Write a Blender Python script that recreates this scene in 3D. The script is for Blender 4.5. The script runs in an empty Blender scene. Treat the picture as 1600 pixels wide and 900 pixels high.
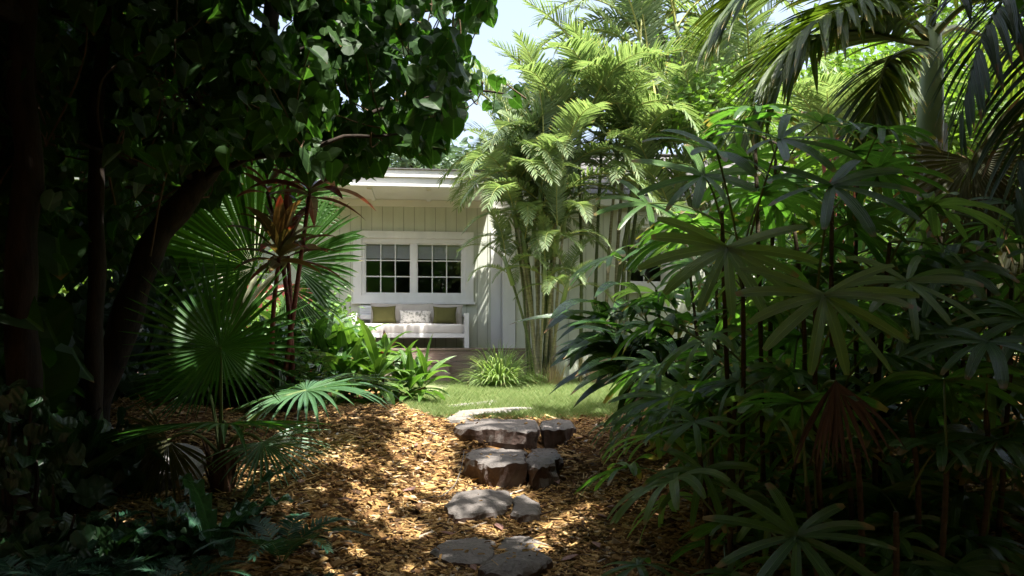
import bpy, math, random
import numpy as np
from mathutils import Vector, noise, Matrix

R = math.radians
rng = np.random.default_rng(7)
random.seed(7)
F = 1244.0           # focal length in photo pixels (1600 wide)
CZ = 0.57            # eye height above the lawn
HOR = 540.0          # horizon row

# ------------------------------------------------------------------ camera, sky, sun
scene = bpy.context.scene
col = scene.collection
cam_d = bpy.data.cameras.new("camera")
cam_d.sensor_width = 36.0
cam_d.lens = 36.0 * F / 1600.0
cam_d.shift_y = (HOR - 450.0) / 1600.0
cam_d.clip_start = 0.05
cam_d.clip_end = 2000
cam = bpy.data.objects.new("camera", cam_d)
cam.location = (0, 0, CZ)
cam.rotation_euler = (R(90), 0, 0)
col.objects.link(cam)
scene.camera = cam

SUN_AZ, SUN_EL = R(40), R(67)      # azimuth measured from straight behind the camera towards the right
S = np.array([math.sin(SUN_AZ) * math.cos(SUN_EL), -math.cos(SUN_AZ) * math.cos(SUN_EL), math.sin(SUN_EL)])
world = bpy.data.worlds.new("World")
scene.world = world
world.use_nodes = True
wn = world.node_tree
bg = wn.nodes["Background"]
sky = wn.nodes.new("ShaderNodeTexSky")
sky.sky_type = 'NISHITA'
sky.sun_disc = False
sky.sun_elevation = SUN_EL
sky.sun_rotation = math.atan2(S[0], S[1])
sky.air_density = 1.0
sky.dust_density = 5.0
sky.ozone_density = 1.0
hs = wn.nodes.new('ShaderNodeHueSaturation'); hs.inputs['Saturation'].default_value = .75
wn.links.new(sky.outputs[0], hs.inputs['Color']); wn.links.new(hs.outputs[0], bg.inputs[0])
bg.inputs[1].default_value = 0.125
sun_d = bpy.data.lights.new("sun", 'SUN')
sun_d.energy = 4.4
sun_d.angle = R(0.55)
sun_d.color = (1.0, 0.965, 0.905)
sun = bpy.data.objects.new("sun", sun_d)
sun.rotation_euler = Vector(S).to_track_quat('Z', 'Y').to_euler()
col.objects.link(sun)
scene.view_settings.view_transform = 'Standard'
scene.view_settings.look = 'None'
scene.view_settings.gamma = 1
scene.view_settings.use_curve_mapping = False
scene.view_settings.exposure = 1.82
scene.cycles.max_bounces = 7
scene.cycles.diffuse_bounces = 3
scene.cycles.glossy_bounces = 3
scene.cycles.transmission_bounces = 4
scene.cycles.transparent_max_bounces = 6
scene.cycles.caustics_reflective = False
scene.cycles.caustics_refractive = False

# ------------------------------------------------------------------ helpers
def at(px, py, D):
    return np.array([(px - 800) / F * D, D, CZ + (HOR - py) / F * D])

def nrm(v):
    v = np.asarray(v, float)
    n = np.linalg.norm(v, axis=-1, keepdims=True)
    return v / np.maximum(n, 1e-9)

class G:
    """collects geometry and links it as ONE mesh object"""
    def __init__(s):
        s.v, s.f, s.uv, s.n = [], [], [], 0
    def add(s, v, faces, uv=None, mat=0):
        v = np.asarray(v, float).reshape(-1, 3)
        if uv is None: uv = np.zeros((len(v), 2))
        s.v.append(v); s.uv.append(np.asarray(uv, float).reshape(-1, 2))
        for fa in faces:
            fa = np.asarray(fa, int)
            if fa.size: s.f.append((fa + s.n, mat))
        s.n += len(v)
        return s
    def box(s, a, b, mat=0, R3=None, o=(0, 0, 0)):
        x0, y0, z0 = a; x1, y1, z1 = b
        v = np.array([(x, y, z) for z in (z0, z1) for y in (y0, y1) for x in (x0, x1)], float)
        if R3 is not None: v = v @ np.asarray(R3).T
        v = v + np.asarray(o)
        f = np.array([(0, 2, 3, 1), (4, 5, 7, 6), (0, 1, 5, 4), (2, 6, 7, 3), (0, 4, 6, 2), (1, 3, 7, 5)])
        return s.add(v, [f], None, mat)
    def tube(s, pts, rad, k=8, mat=0, cap=True):
        P = np.asarray(pts, float); n = len(P)
        rad = np.broadcast_to(np.asarray(rad, float), (n,))
        T = nrm(np.gradient(P, axis=0))
        ref = np.array([0, 0, 1.0]) if abs(T[0][2]) < .9 else np.array([1.0, 0, 0])
        A = nrm(np.cross(T, ref)); B = np.cross(T, A)
        th = np.linspace(0, 2 * math.pi, k, endpoint=False)
        v = P[:, None] + rad[:, None, None] * (np.cos(th)[None, :, None] * A[:, None] + np.sin(th)[None, :, None] * B[:, None])
        i = np.arange(n - 1)[:, None] * k; j = np.arange(k)[None]; j2 = (j + 1) % k
        f = np.stack([i + j, i + j2, i + k + j2, i + k + j], -1).reshape(-1, 4)
        uv = np.stack(np.broadcast_arrays(np.linspace(0, 1, k)[None], np.linspace(0, 1, n)[:, None]), -1)
        s.add(v, [f], uv, mat)
        if cap:
            s.f.append((np.array([list(range(k))[::-1]]) + s.n - n * k, mat))
            s.f.append((np.array([list(range((n - 1) * k, n * k))]) + s.n - n * k, mat))
        return s
    def mesh(s, name, mats, origin=(0, 0, 0), smooth=False):
        me = bpy.data.meshes.new(name)
        V = np.concatenate(s.v) - np.asarray(origin); UV = np.concatenate(s.uv)
        li = np.concatenate([f.ravel() for f, _ in s.f])
        tot = np.concatenate([np.full(len(f), f.shape[1]) for f, _ in s.f])
        mi = np.concatenate([np.full(len(f), m) for f, m in s.f])
        me.vertices.add(len(V)); me.vertices.foreach_set("co", V.ravel())
        me.loops.add(len(li)); me.loops.foreach_set("vertex_index", li.astype(np.int32))
        me.polygons.add(len(tot))
        me.polygons.foreach_set("loop_start", np.concatenate([[0], np.cumsum(tot)[:-1]]).astype(np.int32))
        me.polygons.foreach_set("loop_total", tot.astype(np.int32))
        me.polygons.foreach_set("material_index", mi.astype(np.int32))
        me.polygons.foreach_set("use_smooth", np.full(len(tot), smooth))
        uvl = me.uv_layers.new(name="UVMap")
        uvl.data.foreach_set("uv", UV[li].ravel())
        for m in (mats if isinstance(mats, (list, tuple)) else [mats]): me.materials.append(m)
        me.update(calc_edges=True)
        return me
    def build(s, name, mats, parent=None, origin=None, smooth=False, loc=None, rot=None):
        if origin is None: origin = tuple(parent.location) if (parent is not None and not parent.get('_local')) else (0, 0, 0)
        me = s.mesh(name, mats, origin, smooth)
        o = bpy.data.objects.new(name, me); col.objects.link(o)
        if parent is not None:
            o.parent = parent
            if parent.parent is not None and False: pass
        else: o.location = origin
        if loc is not None: o.location = loc
        if rot is not None: o.rotation_euler = rot
        return o

def tag(o, label=None, cat=None, group=None, kind=None):
    if label: o['label'] = label
    if cat: o['category'] = cat
    if group: o['group'] = group
    if kind: o['kind'] = kind
    return o

def thing(name, label, cat, loc=(0, 0, 0), rz=0, group=None, local=False):
    o = bpy.data.objects.new(name, None); col.objects.link(o)
    o.empty_display_size = .1
    o.location = tuple(float(a) for a in loc); o.rotation_euler = (0, 0, rz)
    return tag(o, label, cat, group)

def put(name, me, parent, world_loc, rot=(0, 0, 0), sc=1.0):
    o = bpy.data.objects.new(name, me); col.objects.link(o)
    o.parent = parent
    o.location = Vector(tuple(float(a) for a in world_loc)) - parent.location
    o.rotation_euler = rot
    o.scale = (sc, sc, sc) if not isinstance(sc, tuple) else sc
    return o

def smooth01(a, b, x):
    t = np.clip((x - a) / (b - a), 0, 1)
    return t * t * (3 - 2 * t)

# ---- blades: every strap, leaflet and leaf segment
def blades(g, P, Dv, N, L, W, prof, droop=0.0, fold=0.3, nseg=5, mat=0, dpow=1.6, across=2, twist=None):
    P = np.atleast_2d(P).astype(float); n = len(P)
    Dv = nrm(np.broadcast_to(Dv, (n, 3))); N = np.broadcast_to(N, (n, 3)).astype(float)
    L = np.broadcast_to(L, (n,)).astype(float); W = np.broadcast_to(W, (n,)).astype(float)
    droop = np.broadcast_to(droop, (n,)).astype(float); fold = np.broadcast_to(fold, (n,)).astype(float)
    ts = np.linspace(0, 1, nseg + 1)
    w = np.interp(ts, [a for a, _ in prof], [b for _, b in prof])
    down = np.array([0, 0, -1.0])
    c = P.copy(); rows = []; us = np.array([0, .5, 1]) if across == 2 else np.array([0, 1])
    for k, t in enumerate(ts):
        d = nrm(Dv + (droop * t ** dpow)[:, None] * down)
        nn = nrm(N - (N * d).sum(1, keepdims=True) * d)
        s = np.cross(d, nn)
        hw = (W * w[k] * .5)[:, None]
        e = hw * np.cos(fold)[:, None]; h = hw * np.sin(fold)[:, None]
        if across == 2: rows.append(np.stack([c - s * e + nn * h, c, c + s * e + nn * h], 1))
        else: rows.append(np.stack([c - s * e, c + s * e], 1))
        if k < nseg: c = c + d * (L / nseg)[:, None]
    A = len(us)
    V = np.stack(rows, 1)                       # n, nseg+1, A, 3
    base = (np.arange(n) * (nseg + 1) * A)[:, None, None]
    i = (np.arange(nseg) * A)[None, :, None]; j = np.arange(A - 1)[None, None, :]
    q = base + i + j
    f = np.stack([q, q + 1, q + A + 1, q + A], -1).reshape(-1, 4)
    uv = np.broadcast_to(np.stack(np.broadcast_arrays(us[None, :], ts[:, None]), -1)[None], (n, nseg + 1, A, 2))
    g.add(V, [f], uv, mat)
    return c

LANCE = [(0, .12), (.12, .5), (.35, 1), (.6, .85), (.85, .4), (1, .02)]
LEAFLET = [(0, .5), (.2, 1), (.6, .85), (.85, .45), (1, .03)]
STRAP = [(0, .45), (.3, .95), (.6, 1), (.88, .82), (1, .42)]
GRASSP = [(0, .8), (.4, 1), (.8, .6), (1, .05)]

def perp(axis, normal):
    a = nrm(axis); n = np.asarray(normal, float)
    n = nrm(n - (n @ a) * a)
    return a, n, np.cross(a, n)

def fan_leaf(g, hub, axis, normal, Rr, n=44, spread=310, split=.55, droop=.25, cup=.12, mat=0, seed=0, tipdroop=.0, jitter=.04):
    r = np.random.default_rng(seed)
    a, nn, sd = perp(axis, normal)
    th = np.radians(np.linspace(-spread / 2, spread / 2, n))
    dth = math.radians(spread) / (n - 1)
    th2 = th + r.normal(0, dth * .10, n) + .02 * np.sin(np.arange(n) * .9 + seed)
    d = np.cos(th2)[:, None] * a + np.sin(th2)[:, None] * sd + (cup + .03 * np.sin(th * 7))[:, None] * nn
    L = Rr * (.62 + .38 * np.cos(th * .5)) * (1 + r.normal(0, jitter, n))
    W = 2 * np.tan(dth / 2) * L * 1.04
    prof = [(0, .0), (.02, .03), (split, split), (split + (1 - split) * .5, split * .62), (1, .015)]
    hub = np.asarray(hub, float)
    if split > .9: prof = [(0, 0), (.02, .02), (.93, .93), (1, .25)]
    P = np.repeat(hub[None], n, 0)
    k = 7
    blades(g, P, d, np.repeat(nn[None], n, 0), L, W, prof, droop * (1 + r.normal(0, .3, n)) + tipdroop + (r.random(n) < .12) * r.uniform(.3, 1.4, n), .42, k, mat, 2.0)

def palmate(g, hub, axis, normal, Rr, n=9, spread=250, w=.13, droop=.55, mat=0, seed=0):
    r = np.random.default_rng(seed)
    a, nn, sd = perp(axis, normal)
    th = np.radians(np.linspace(-spread / 2, spread / 2, n) + r.normal(0, 3.5, n))
    d = np.cos(th)[:, None] * a + np.sin(th)[:, None] * sd + (.15 + r.normal(0, .06, n))[:, None] * nn
    L = Rr * (.72 + .28 * np.cos(th * .6)) * (1 + r.normal(0, .06, n))
    nrmls = nn[None] + .25 * r.normal(0, 1, (n, 3))
    blades(g, np.repeat(np.asarray(hub, float)[None], n, 0), d, nrmls, L, Rr * w * (.95 if w > .1 else 1) * (1 + r.normal(0, .12, n)), STRAP if w > .08 else LANCE,
           droop * (1 + r.normal(0, .25, n)), .22, 8, mat, 1.5)

def pinnate(g, path, nl=45, ll=.38, lw=.035, lift=.35, droop=.7, mat=0, rmat=1, seed=0, start=.12, rr=.012, up=(0, 0, 1), a0=72, a1=22, nseg=5, shape=None):
    """pinnate frond along a 3-D rachis path"""
    r = np.random.default_rng(seed)
    P = np.asarray(path, float)
    seg = np.concatenate([[0], np.cumsum(np.linalg.norm(np.diff(P, axis=0), axis=1))]); seg /= seg[-1]
    tt = np.linspace(0, 1, 22)
    Q = np.stack([np.interp(tt, seg, P[:, k]) for k in range(3)], 1)
    for _ in range(2): Q[1:-1] = (Q[:-2] + Q[1:-1] * 2 + Q[2:]) / 4
    g.tube(Q, rr * (1.15 - tt), 5, rmat, cap=False)
    T = nrm(np.gradient(Q, axis=0))
    t = np.linspace(start, 1, nl)
    for sgn in (-1, 1):
        t_ = np.clip(t + r.normal(0, .006, nl), start * .9, 1)
        B = np.stack([np.interp(t_, tt, Q[:, k]) for k in range(3)], 1)
        Tg = nrm(np.stack([np.interp(t_, tt, T[:, k]) for k in range(3)], 1))
        side = nrm(np.cross(Tg, np.asarray(up, float))) * sgn
        upv = nrm(np.cross(side * sgn, Tg))
        u = (t_ - start) / (1 - start)
        a = np.radians(a0 + (a1 - a0) * u ** 1.1 + r.normal(0, 4, nl))
        d = Tg * np.cos(a)[:, None] + side * np.sin(a)[:, None] + upv * (lift * (1 - .5 * u) + r.normal(0, .06, nl))[:, None]
        ln = ll * (.35 + .65 * np.sin(np.pi * np.clip(u * .8 + .17, 0, 1))) * (1 + r.normal(0, .05, nl))
        blades(g, B, d, upv + .3 * side, ln, lw * (.5 + .5 * np.sin(np.pi * np.clip(u * .75 + .2, 0, 1))), shape or LEAFLET,
               droop * (1 + r.normal(0, .2, nl)), .25, nseg, mat, 1.5)

def scatter(g, tv, tf, tuv, P, X, Y, Z, s, mat=0):
    n = len(P); k = len(tv)
    s = np.broadcast_to(s, (n,))[:, None, None]
    V = P[:, None] + s * (tv[None, :, 0, None] * X[:, None] + tv[None, :, 1, None] * Y[:, None] + tv[None, :, 2, None] * Z[:, None])
    off = (np.arange(n) * k)[:, None, None]
    g.add(V, [(np.asarray(f)[None] + off).reshape(-1, np.asarray(f).shape[1]) for f in tf], np.broadcast_to(tuv[None], (n, k, 2)), mat)

def frames(tip, nor):
    Y = nrm(tip); Z = nrm(nor - (nor * Y).sum(1, keepdims=True) * Y); return np.cross(Y, Z), Y, Z

# heart leaf template (stalk at the notch, tip along +Y), folded along the midrib
def heart():
    right = [(0.0, .06), (.22, -.06), (.42, .04), (.52, .26), (.46, .52), (.26, .78), (.0, 1.0)]
    mid = [(0, .06), (0, .3), (0, .55), (0, .8), (0, 1.0)]
    v = []; 
    for x, y in [(0, .08), (.22, -.06), (.44, .05), (.53, .27), (.47, .52), (.27, .79)]:
        v.append((x, y, .22 * x - .14 * y * y))
    v.append((0, 1.02, -.16))
    for x, y in [(.27, .79), (.47, .52), (.53, .27), (.44, .05), (.22, -.06)]:
        v.append((-x, y, .22 * x - .14 * y * y))
    v.append((0, .35, -.015)); v.append((0, .68, -.06))
    v = np.array(v, float)
    tris = [(0, 1, 12), (1, 2, 12), (2, 3, 12), (3, 4, 13), (3, 13, 12), (4, 5, 13), (5, 6, 13), (6, 7, 13), (7, 8, 13), (8, 9, 13), (9, 12, 13), (9, 10, 12), (10, 11, 12), (11, 0, 12)]
    uv = np.stack([v[:, 0] + .5, np.clip(v[:, 1], 0, 1)], 1)
    return v, [np.array(tris)], uv
def curl(T, a, b, w):
    v = T[0].copy(); v[:, 0] *= w; v[:, 2] += a * v[:, 1] ** 2 + b * v[:, 0] ** 2 + .05 * np.sin(v[:, 1] * 7) * v[:, 0]; return v, T[1], T[2]
HEART = heart(); HEARTS = [curl(HEART, 0, 0, 1), curl(HEART, -.25, .5, .92), curl(HEART, .15, -.5, 1.12), curl(HEART, -.45, .2, 1.05)]
OV = (np.array([(0, 0, 0), (.3, .35, .06), (.22, .75, .02), (0, 1, -.08), (-.22, .75, .02), (-.3, .35, .06)], float),
      [np.array([(0, 1, 2, 3), (0, 3, 4, 5)])], np.array([(.5, 0), (.8, .35), (.7, .75), (.5, 1), (.3, .75), (.2, .35)], float))

# ------------------------------------------------------------------ materials
def newmat(name):
    m = bpy.data.materials.new(name); m.use_nodes = True
    nt = m.node_tree; nt.nodes.clear()
    out = nt.nodes.new("ShaderNodeOutputMaterial")
    return m, nt, out

def ramp(nt, fac, stops):
    n = nt.nodes.new("ShaderNodeValToRGB")
    while len(n.color_ramp.elements) < len(stops): n.color_ramp.elements.new(.5)
    for e, (p, c) in zip(n.color_ramp.elements, stops):
        e.position = p; e.color = (*c, 1)
    nt.links.new(fac, n.inputs[0]); return n.outputs[0]

def math_n(nt, op, a, b=None, c=None):
    n = nt.nodes.new("ShaderNodeMath"); n.operation = op
    for i, x in enumerate((a, b, c)):
        if x is None: continue
        if isinstance(x, (int, float)): n.inputs[i].default_value = x
        else: nt.links.new(x, n.inputs[i])
    return n.outputs[0]

def mixc(nt, f, a, b, mode='MIX'):
    n = nt.nodes.new("ShaderNodeMix"); n.data_type = 'RGBA'; n.blend_type = mode
    for s, x in ((n.inputs[0], f), (n.inputs[6], a), (n.inputs[7], b)):
        if isinstance(x, (int, float)): s.default_value = x
        elif isinstance(x, tuple): s.default_value = (*x, 1)
        else: nt.links.new(x, s)
    return n.outputs[2]

def noise_n(nt, scale, detail=3, vec=None, rough=.55):
    n = nt.nodes.new("ShaderNodeTexNoise"); n.inputs["Scale"].default_value = scale
    n.inputs["Detail"].default_value = detail; n.inputs["Roughness"].default_value = rough
    if vec is None:
        tc = nt.nodes.new("ShaderNodeTexCoord"); vec = tc.outputs["Object"]
    nt.links.new(vec, n.inputs["Vector"])
    return n.outputs["Fac"]

def leaf_mat(name, c1, c2, trans=.28, tcol=None, rough=.38, tip=None, tipamt=.5, veins=14, mid=.35, spec=.5, bump=.25):
    m, nt, out = newmat(name)
    geo = nt.nodes.new("ShaderNodeNewGeometry"); uv = nt.nodes.new("ShaderNodeUVMap")
    oi = nt.nodes.new("ShaderNodeObjectInfo")
    sep = nt.nodes.new("ShaderNodeSeparateXYZ"); nt.links.new(uv.outputs[0], sep.inputs[0])
    u, v = sep.outputs[0], sep.outputs[1]
    rnd = math_n(nt, 'FRACT', math_n(nt, 'ADD', geo.outputs["Random Per Island"], math_n(nt, 'MULTIPLY', oi.outputs["Random"], 3.7)))
    nz = noise_n(nt, 9.0, 2)
    f = math_n(nt, 'ADD', math_n(nt, 'MULTIPLY', rnd, .6), math_n(nt, 'MULTIPLY', nz, .4))
    c = mixc(nt, f, c1, c2)
    # paler midrib
    dm = math_n(nt, 'ABSOLUTE', math_n(nt, 'SUBTRACT', u, .5))
    mr = math_n(nt, 'MULTIPLY', math_n(nt, 'LESS_THAN', dm, .035), mid)
    c = mixc(nt, mr, c, tuple(min(1, x * 1.8 + .03) for x in c2))
    if tip:
        rt = math_n(nt, 'FRACT', math_n(nt, 'MULTIPLY', rnd, 7.31))
        e = math_n(nt, 'SUBTRACT', v, math_n(nt, 'SUBTRACT', 1.02, math_n(nt, 'MULTIPLY', math_n(nt, 'MULTIPLY', rt, nz), tipamt)))
        e = math_n(nt, 'MULTIPLY', e, 14.0); n_ = nt.nodes.new("ShaderNodeClamp"); nt.links.new(e, n_.inputs[0])
        c = mixc(nt, n_.outputs[0], c, tip)
    p = nt.nodes.new("ShaderNodeBsdfPrincipled")
    nt.links.new(c, p.inputs["Base Color"])
    p.inputs["Roughness"].default_value = rough
    p.inputs["Specular IOR Level"].default_value = spec
    if veins:
        st = math_n(nt, 'SINE', math_n(nt, 'MULTIPLY', u, veins * 6.283))
        st = math_n(nt, 'ADD', st, math_n(nt, 'MULTIPLY', noise_n(nt, 40, 2), 1.5))
        b = nt.nodes.new("ShaderNodeBump"); b.inputs["Strength"].default_value = bump; b.inputs["Distance"].default_value = .004
        nt.links.new(st, b.inputs["Height"]); nt.links.new(b.outputs[0], p.inputs["Normal"])
    t = nt.nodes.new("ShaderNodeBsdfTranslucent")
    tc = mixc(nt, 1.0, c, tcol or (2.2, 2.6, .9), 'MULTIPLY')
    nt.links.new(tc, t.inputs[0])
    mx = nt.nodes.new("ShaderNodeMixShader"); mx.inputs[0].default_value = trans
    nt.links.new(p.outputs[0], mx.inputs[1]); nt.links.new(t.outputs[0], mx.inputs[2])
    nt.links.new(mx.outputs[0], out.inputs[0])
    return m

def solid(name, c1, c2=None, rough=.7, scale=6, bump=0.0, bscale=30, spec=.3, stretch=None, rnd=False, detail=4):
    m, nt, out = newmat(name)
    p = nt.nodes.new("ShaderNodeBsdfPrincipled")
    tc = nt.nodes.new("ShaderNodeTexCoord"); vec = tc.outputs["Object"]
    if stretch:
        mp = nt.nodes.new("ShaderNodeMapping"); mp.inputs["Scale"].default_value = stretch
        nt.links.new(vec, mp.inputs[0]); vec = mp.outputs[0]
    f = noise_n(nt, scale, detail, vec)
    f = math_n(nt, 'MULTIPLY_ADD', f, 2.2, -.6)
    if rnd:
        geo = nt.nodes.new("ShaderNodeNewGeometry")
        f = math_n(nt, 'ADD', math_n(nt, 'MULTIPLY', f, .4), math_n(nt, 'MULTIPLY', geo.outputs["Random Per Island"], .6))
    cl = nt.nodes.new("ShaderNodeClamp"); nt.links.new(f, cl.inputs[0])
    nt.links.new(mixc(nt, cl.outputs[0], c1, c2 or c1), p.inputs["Base Color"])
    p.inputs["Roughness"].default_value = rough; p.inputs["Specular IOR Level"].default_value = spec
    if bump:
        b = nt.nodes.new("ShaderNodeBump"); b.inputs["Strength"].default_value = bump; b.inputs["Distance"].default_value = .01
        nt.links.new(noise_n(nt, bscale, 4, vec), b.inputs["Height"]); nt.links.new(b.outputs[0], p.inputs["Normal"])
    nt.links.new(p.outputs[0], out.inputs[0])
    return m

M = {}
BROWN = (.22, .12, .05)
M['hib'] = leaf_mat("hibiscus_leaf", (.018, .048, .013), (.042, .09, .02), .36, (2.0, 2.6, .8), .5, BROWN, .25, 0, .5, .3)
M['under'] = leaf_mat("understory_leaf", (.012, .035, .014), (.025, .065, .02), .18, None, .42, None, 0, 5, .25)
M['areca'] = leaf_mat("areca_leaf", (.085, .145, .06), (.23, .29, .14), .34, (1.8, 1.9, 1.0), .45, (.45, .38, .18), .35, 4, .3)
M['areca_r'] = solid("areca_rachis", (.25, .28, .07), (.38, .36, .12), .5)
M['areca_stem'] = solid("areca_stem", (.15, .145, .08), (.34, .31, .22), .7, 7, .3, 25, stretch=(1, 1, 6))
M['areca_stem_g'] = solid("areca_green_stem", (.05, .075, .025), (.12, .14, .06), .6, 7, .3, 25, stretch=(1, 1, 8))
M['cshaft'] = solid("crownshaft", (.16, .22, .09), (.24, .29, .14), .45, 3, .1, 20)
M['fan'] = leaf_mat("fan_palm_leaf", (.02, .075, .014), (.045, .125, .02), .3, (2.2, 2.6, .7), .38, (.3, .24, .1), .16, 3, .25)
M['fan2'] = leaf_mat("pleated_fan_leaf", (.02, .06, .012), (.05, .12, .022), .32, (2.3, 2.5, .8), .42, (.42, .36, .2), .2, 3, .2)
M['fanb'] = leaf_mat("bluish_fan_leaf", (.05, .12, .06), (.10, .2, .08), .25, (1.8, 2.2, .9), .3, (.3, .24, .1), .16, 3, .25, .7)
M['fanold'] = leaf_mat("old_fan_leaf", (.05, .06, .02), (.09, .085, .03), .25, (1.7, 1.6, .8), .6, BROWN, .8, 3, .2)
M['deadfan'] = leaf_mat("dead_fan_leaf", (.055, .038, .030), (.12, .085, .068), .05, (1.5, 1.2, .9), .75, None, 0, 5, .3)
M['petiole'] = solid("petiole", (.07, .12, .03), (.16, .2, .06), .5)
M['petiole_pale'] = solid("pale_petiole", (.30, .33, .18), (.48, .48, .34), .55, 5, .1, 20, stretch=(1, 1, .2))
M['boot'] = solid("leaf_base_boot", (.05, .025, .015), (.13, .065, .035), .9, 10, .6, 30, stretch=(1, 1, .2))
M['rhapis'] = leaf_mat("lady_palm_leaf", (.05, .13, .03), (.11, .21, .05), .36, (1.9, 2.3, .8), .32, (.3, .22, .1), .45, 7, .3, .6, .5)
M['rhapis_l'] = leaf_mat("lady_palm_lit_leaf", (.15, .27, .08), (.24, .37, .13), .36, (1.9, 2.1, .9), .34, (.36, .26, .14), .24, 7, .3, .6, .5)  # lighter green puts the diffuse light on the front leaves into their colour
M['cane'] = solid("lady_palm_cane", (.035, .028, .016), (.10, .075, .04), .9, 14, .6, 60, stretch=(1, 1, 4))
M['ginger'] = leaf_mat("ginger_leaf", (.025, .075, .018), (.06, .13, .03), .2, (2.2, 2.4, .8), .25, (.2, .12, .05), .3, 8, .4, .7, .4)
M['ti'] = leaf_mat("green_ti_leaf", (.04, .11, .022), (.12, .2, .045), .33, (1.9, 2.1, .8), .36, (.26, .2, .07), .2, 9, .5, .5, .3)
M['tired'] = leaf_mat("dark_red_ti_leaf", (.035, .014, .014), (.09, .03, .02), .3, (2.6, 1.6, .9), .36, None, 0, 9, .5, .5, .3)
M['tiyel'] = leaf_mat("yellow_red_ti_leaf", (.07, .09, .025), (.15, .085, .035), .3, (1.7, 1.3, .7), .4, (.22, .05, .03), .9, 9, .5, .5, .3)
M['tistem'] = solid("ti_stem", (.10, .03, .02), (.22, .08, .05), .7, 12, .4, 40, stretch=(1, 1, 5))
M['bush'] = leaf_mat("bush_leaf", (.05, .12, .03), (.16, .26, .06), .3, (1.9, 2.1, .8), .5, None, 0, 0, .3)
M['bgtree'] = leaf_mat("background_leaf", (.05, .12, .02), (.16, .26, .045), .35, (1.9, 2.0, .8), .5, None, 0, 0, .2)
M['bgtree_b'] = leaf_mat("grey_green_leaf", (.07, .12, .08), (.14, .2, .12), .25, (1.6, 1.8, 1.1), .5, None, 0, 0, .2)
M['tuft'] = leaf_mat("tuft_blade", (.14, .25, .06), (.36, .45, .2), .3, (1.7, 1.8, .9), .4, (.5, .42, .2), .3, 3, .3)
M['grass'] = leaf_mat("lawn_blade", (.08, .18, .035), (.34, .36, .17), .3, (1.6, 1.7, .9), .6, None, 0, 0, 0)
M['fern'] = leaf_mat("fern_leaf", (.018, .06, .035), (.035, .10, .05), .2, None, .4, None, 0, 5, .5)
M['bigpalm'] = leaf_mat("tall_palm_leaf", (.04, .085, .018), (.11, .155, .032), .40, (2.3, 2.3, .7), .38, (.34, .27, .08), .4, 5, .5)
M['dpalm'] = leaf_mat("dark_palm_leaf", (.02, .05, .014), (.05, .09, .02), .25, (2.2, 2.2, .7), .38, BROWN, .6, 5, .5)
M['red_stem'] = solid("red_palm_stem", (.12, .02, .014), (.22, .045, .025), .5)
M['bark'] = solid("tree_bark", (.010, .008, .006), (.05, .035, .024), .95, 16, 1.0, 30, stretch=(1, 1, .3), detail=8)
M['vine'] = solid("vine_bark", (.09, .06, .035), (.16, .11, .06), .9, 12, .5, 40)
M['soil'] = solid("mulch_bed", (.07, .035, .014), (.22, .115, .04), 1.0, 30, .8, 60)
M['white'] = solid("white_paint", (.68, .68, .67), (.8, .8, .79), .5, 2.5, .06, 40, stretch=(2, 2, .7), detail=6)
M['soffit'] = solid("soffit_paint", (.68, .68, .63), (.75, .75, .70), .6, 2, .04, 30)
M['sage'] = solid("sage_siding_paint", (.51, .54, .455), (.62, .64, .55), .6, 2.2, .08, 25, stretch=(2.5, 2.5, .5), detail=6)
M['groove'] = solid("groove_paint", (.30, .31, .24), None, .8)
M['shingle'] = solid("roof_shingle", (.07, .066, .062), (.15, .145, .14), .9, 20, .6, 50)
M['deck'] = solid("deck_board", (.17, .125, .10), (.27, .21, .175), .75, 3, .35, 14, stretch=(.25, 4, 4), rnd=True)
M['cushion'] = solid("cushion_cloth", (.66, .62, .58), (.72, .68, .65), .95, 5, .15, 220)
M['backc'] = solid("back_cushion_cloth", (.42, .38, .34), (.50, .46, .42), .95, 5, .15, 220)
M['olive'] = solid("olive_cloth", (.085, .082, .026), (.11, .105, .035), .95, 6, .3, 260)
M['redwood'] = solid("red_stained_wood", (.14, .035, .028), (.2, .055, .04), .8, 5, .3, 20, stretch=(4, 4, .4), rnd=True)
M['shade'] = solid("roller_shade", (.78, .74, .78), (.8, .76, .8), .9, 3)
M['room'] = solid("room_wall", (.16, .15, .13), (.2, .19, .17), .9, 2)
M['pave'] = solid("paving_stone", (.13, .12, .105), (.26, .24, .21), .9, 7, .5, 30)
M['plastic'] = solid("white_plastic", (.7, .71, .74), (.76, .77, .8), .4)
M['tubing'] = solid("grey_tubing", (.12, .11, .10), (.18, .17, .15), .6)

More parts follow.
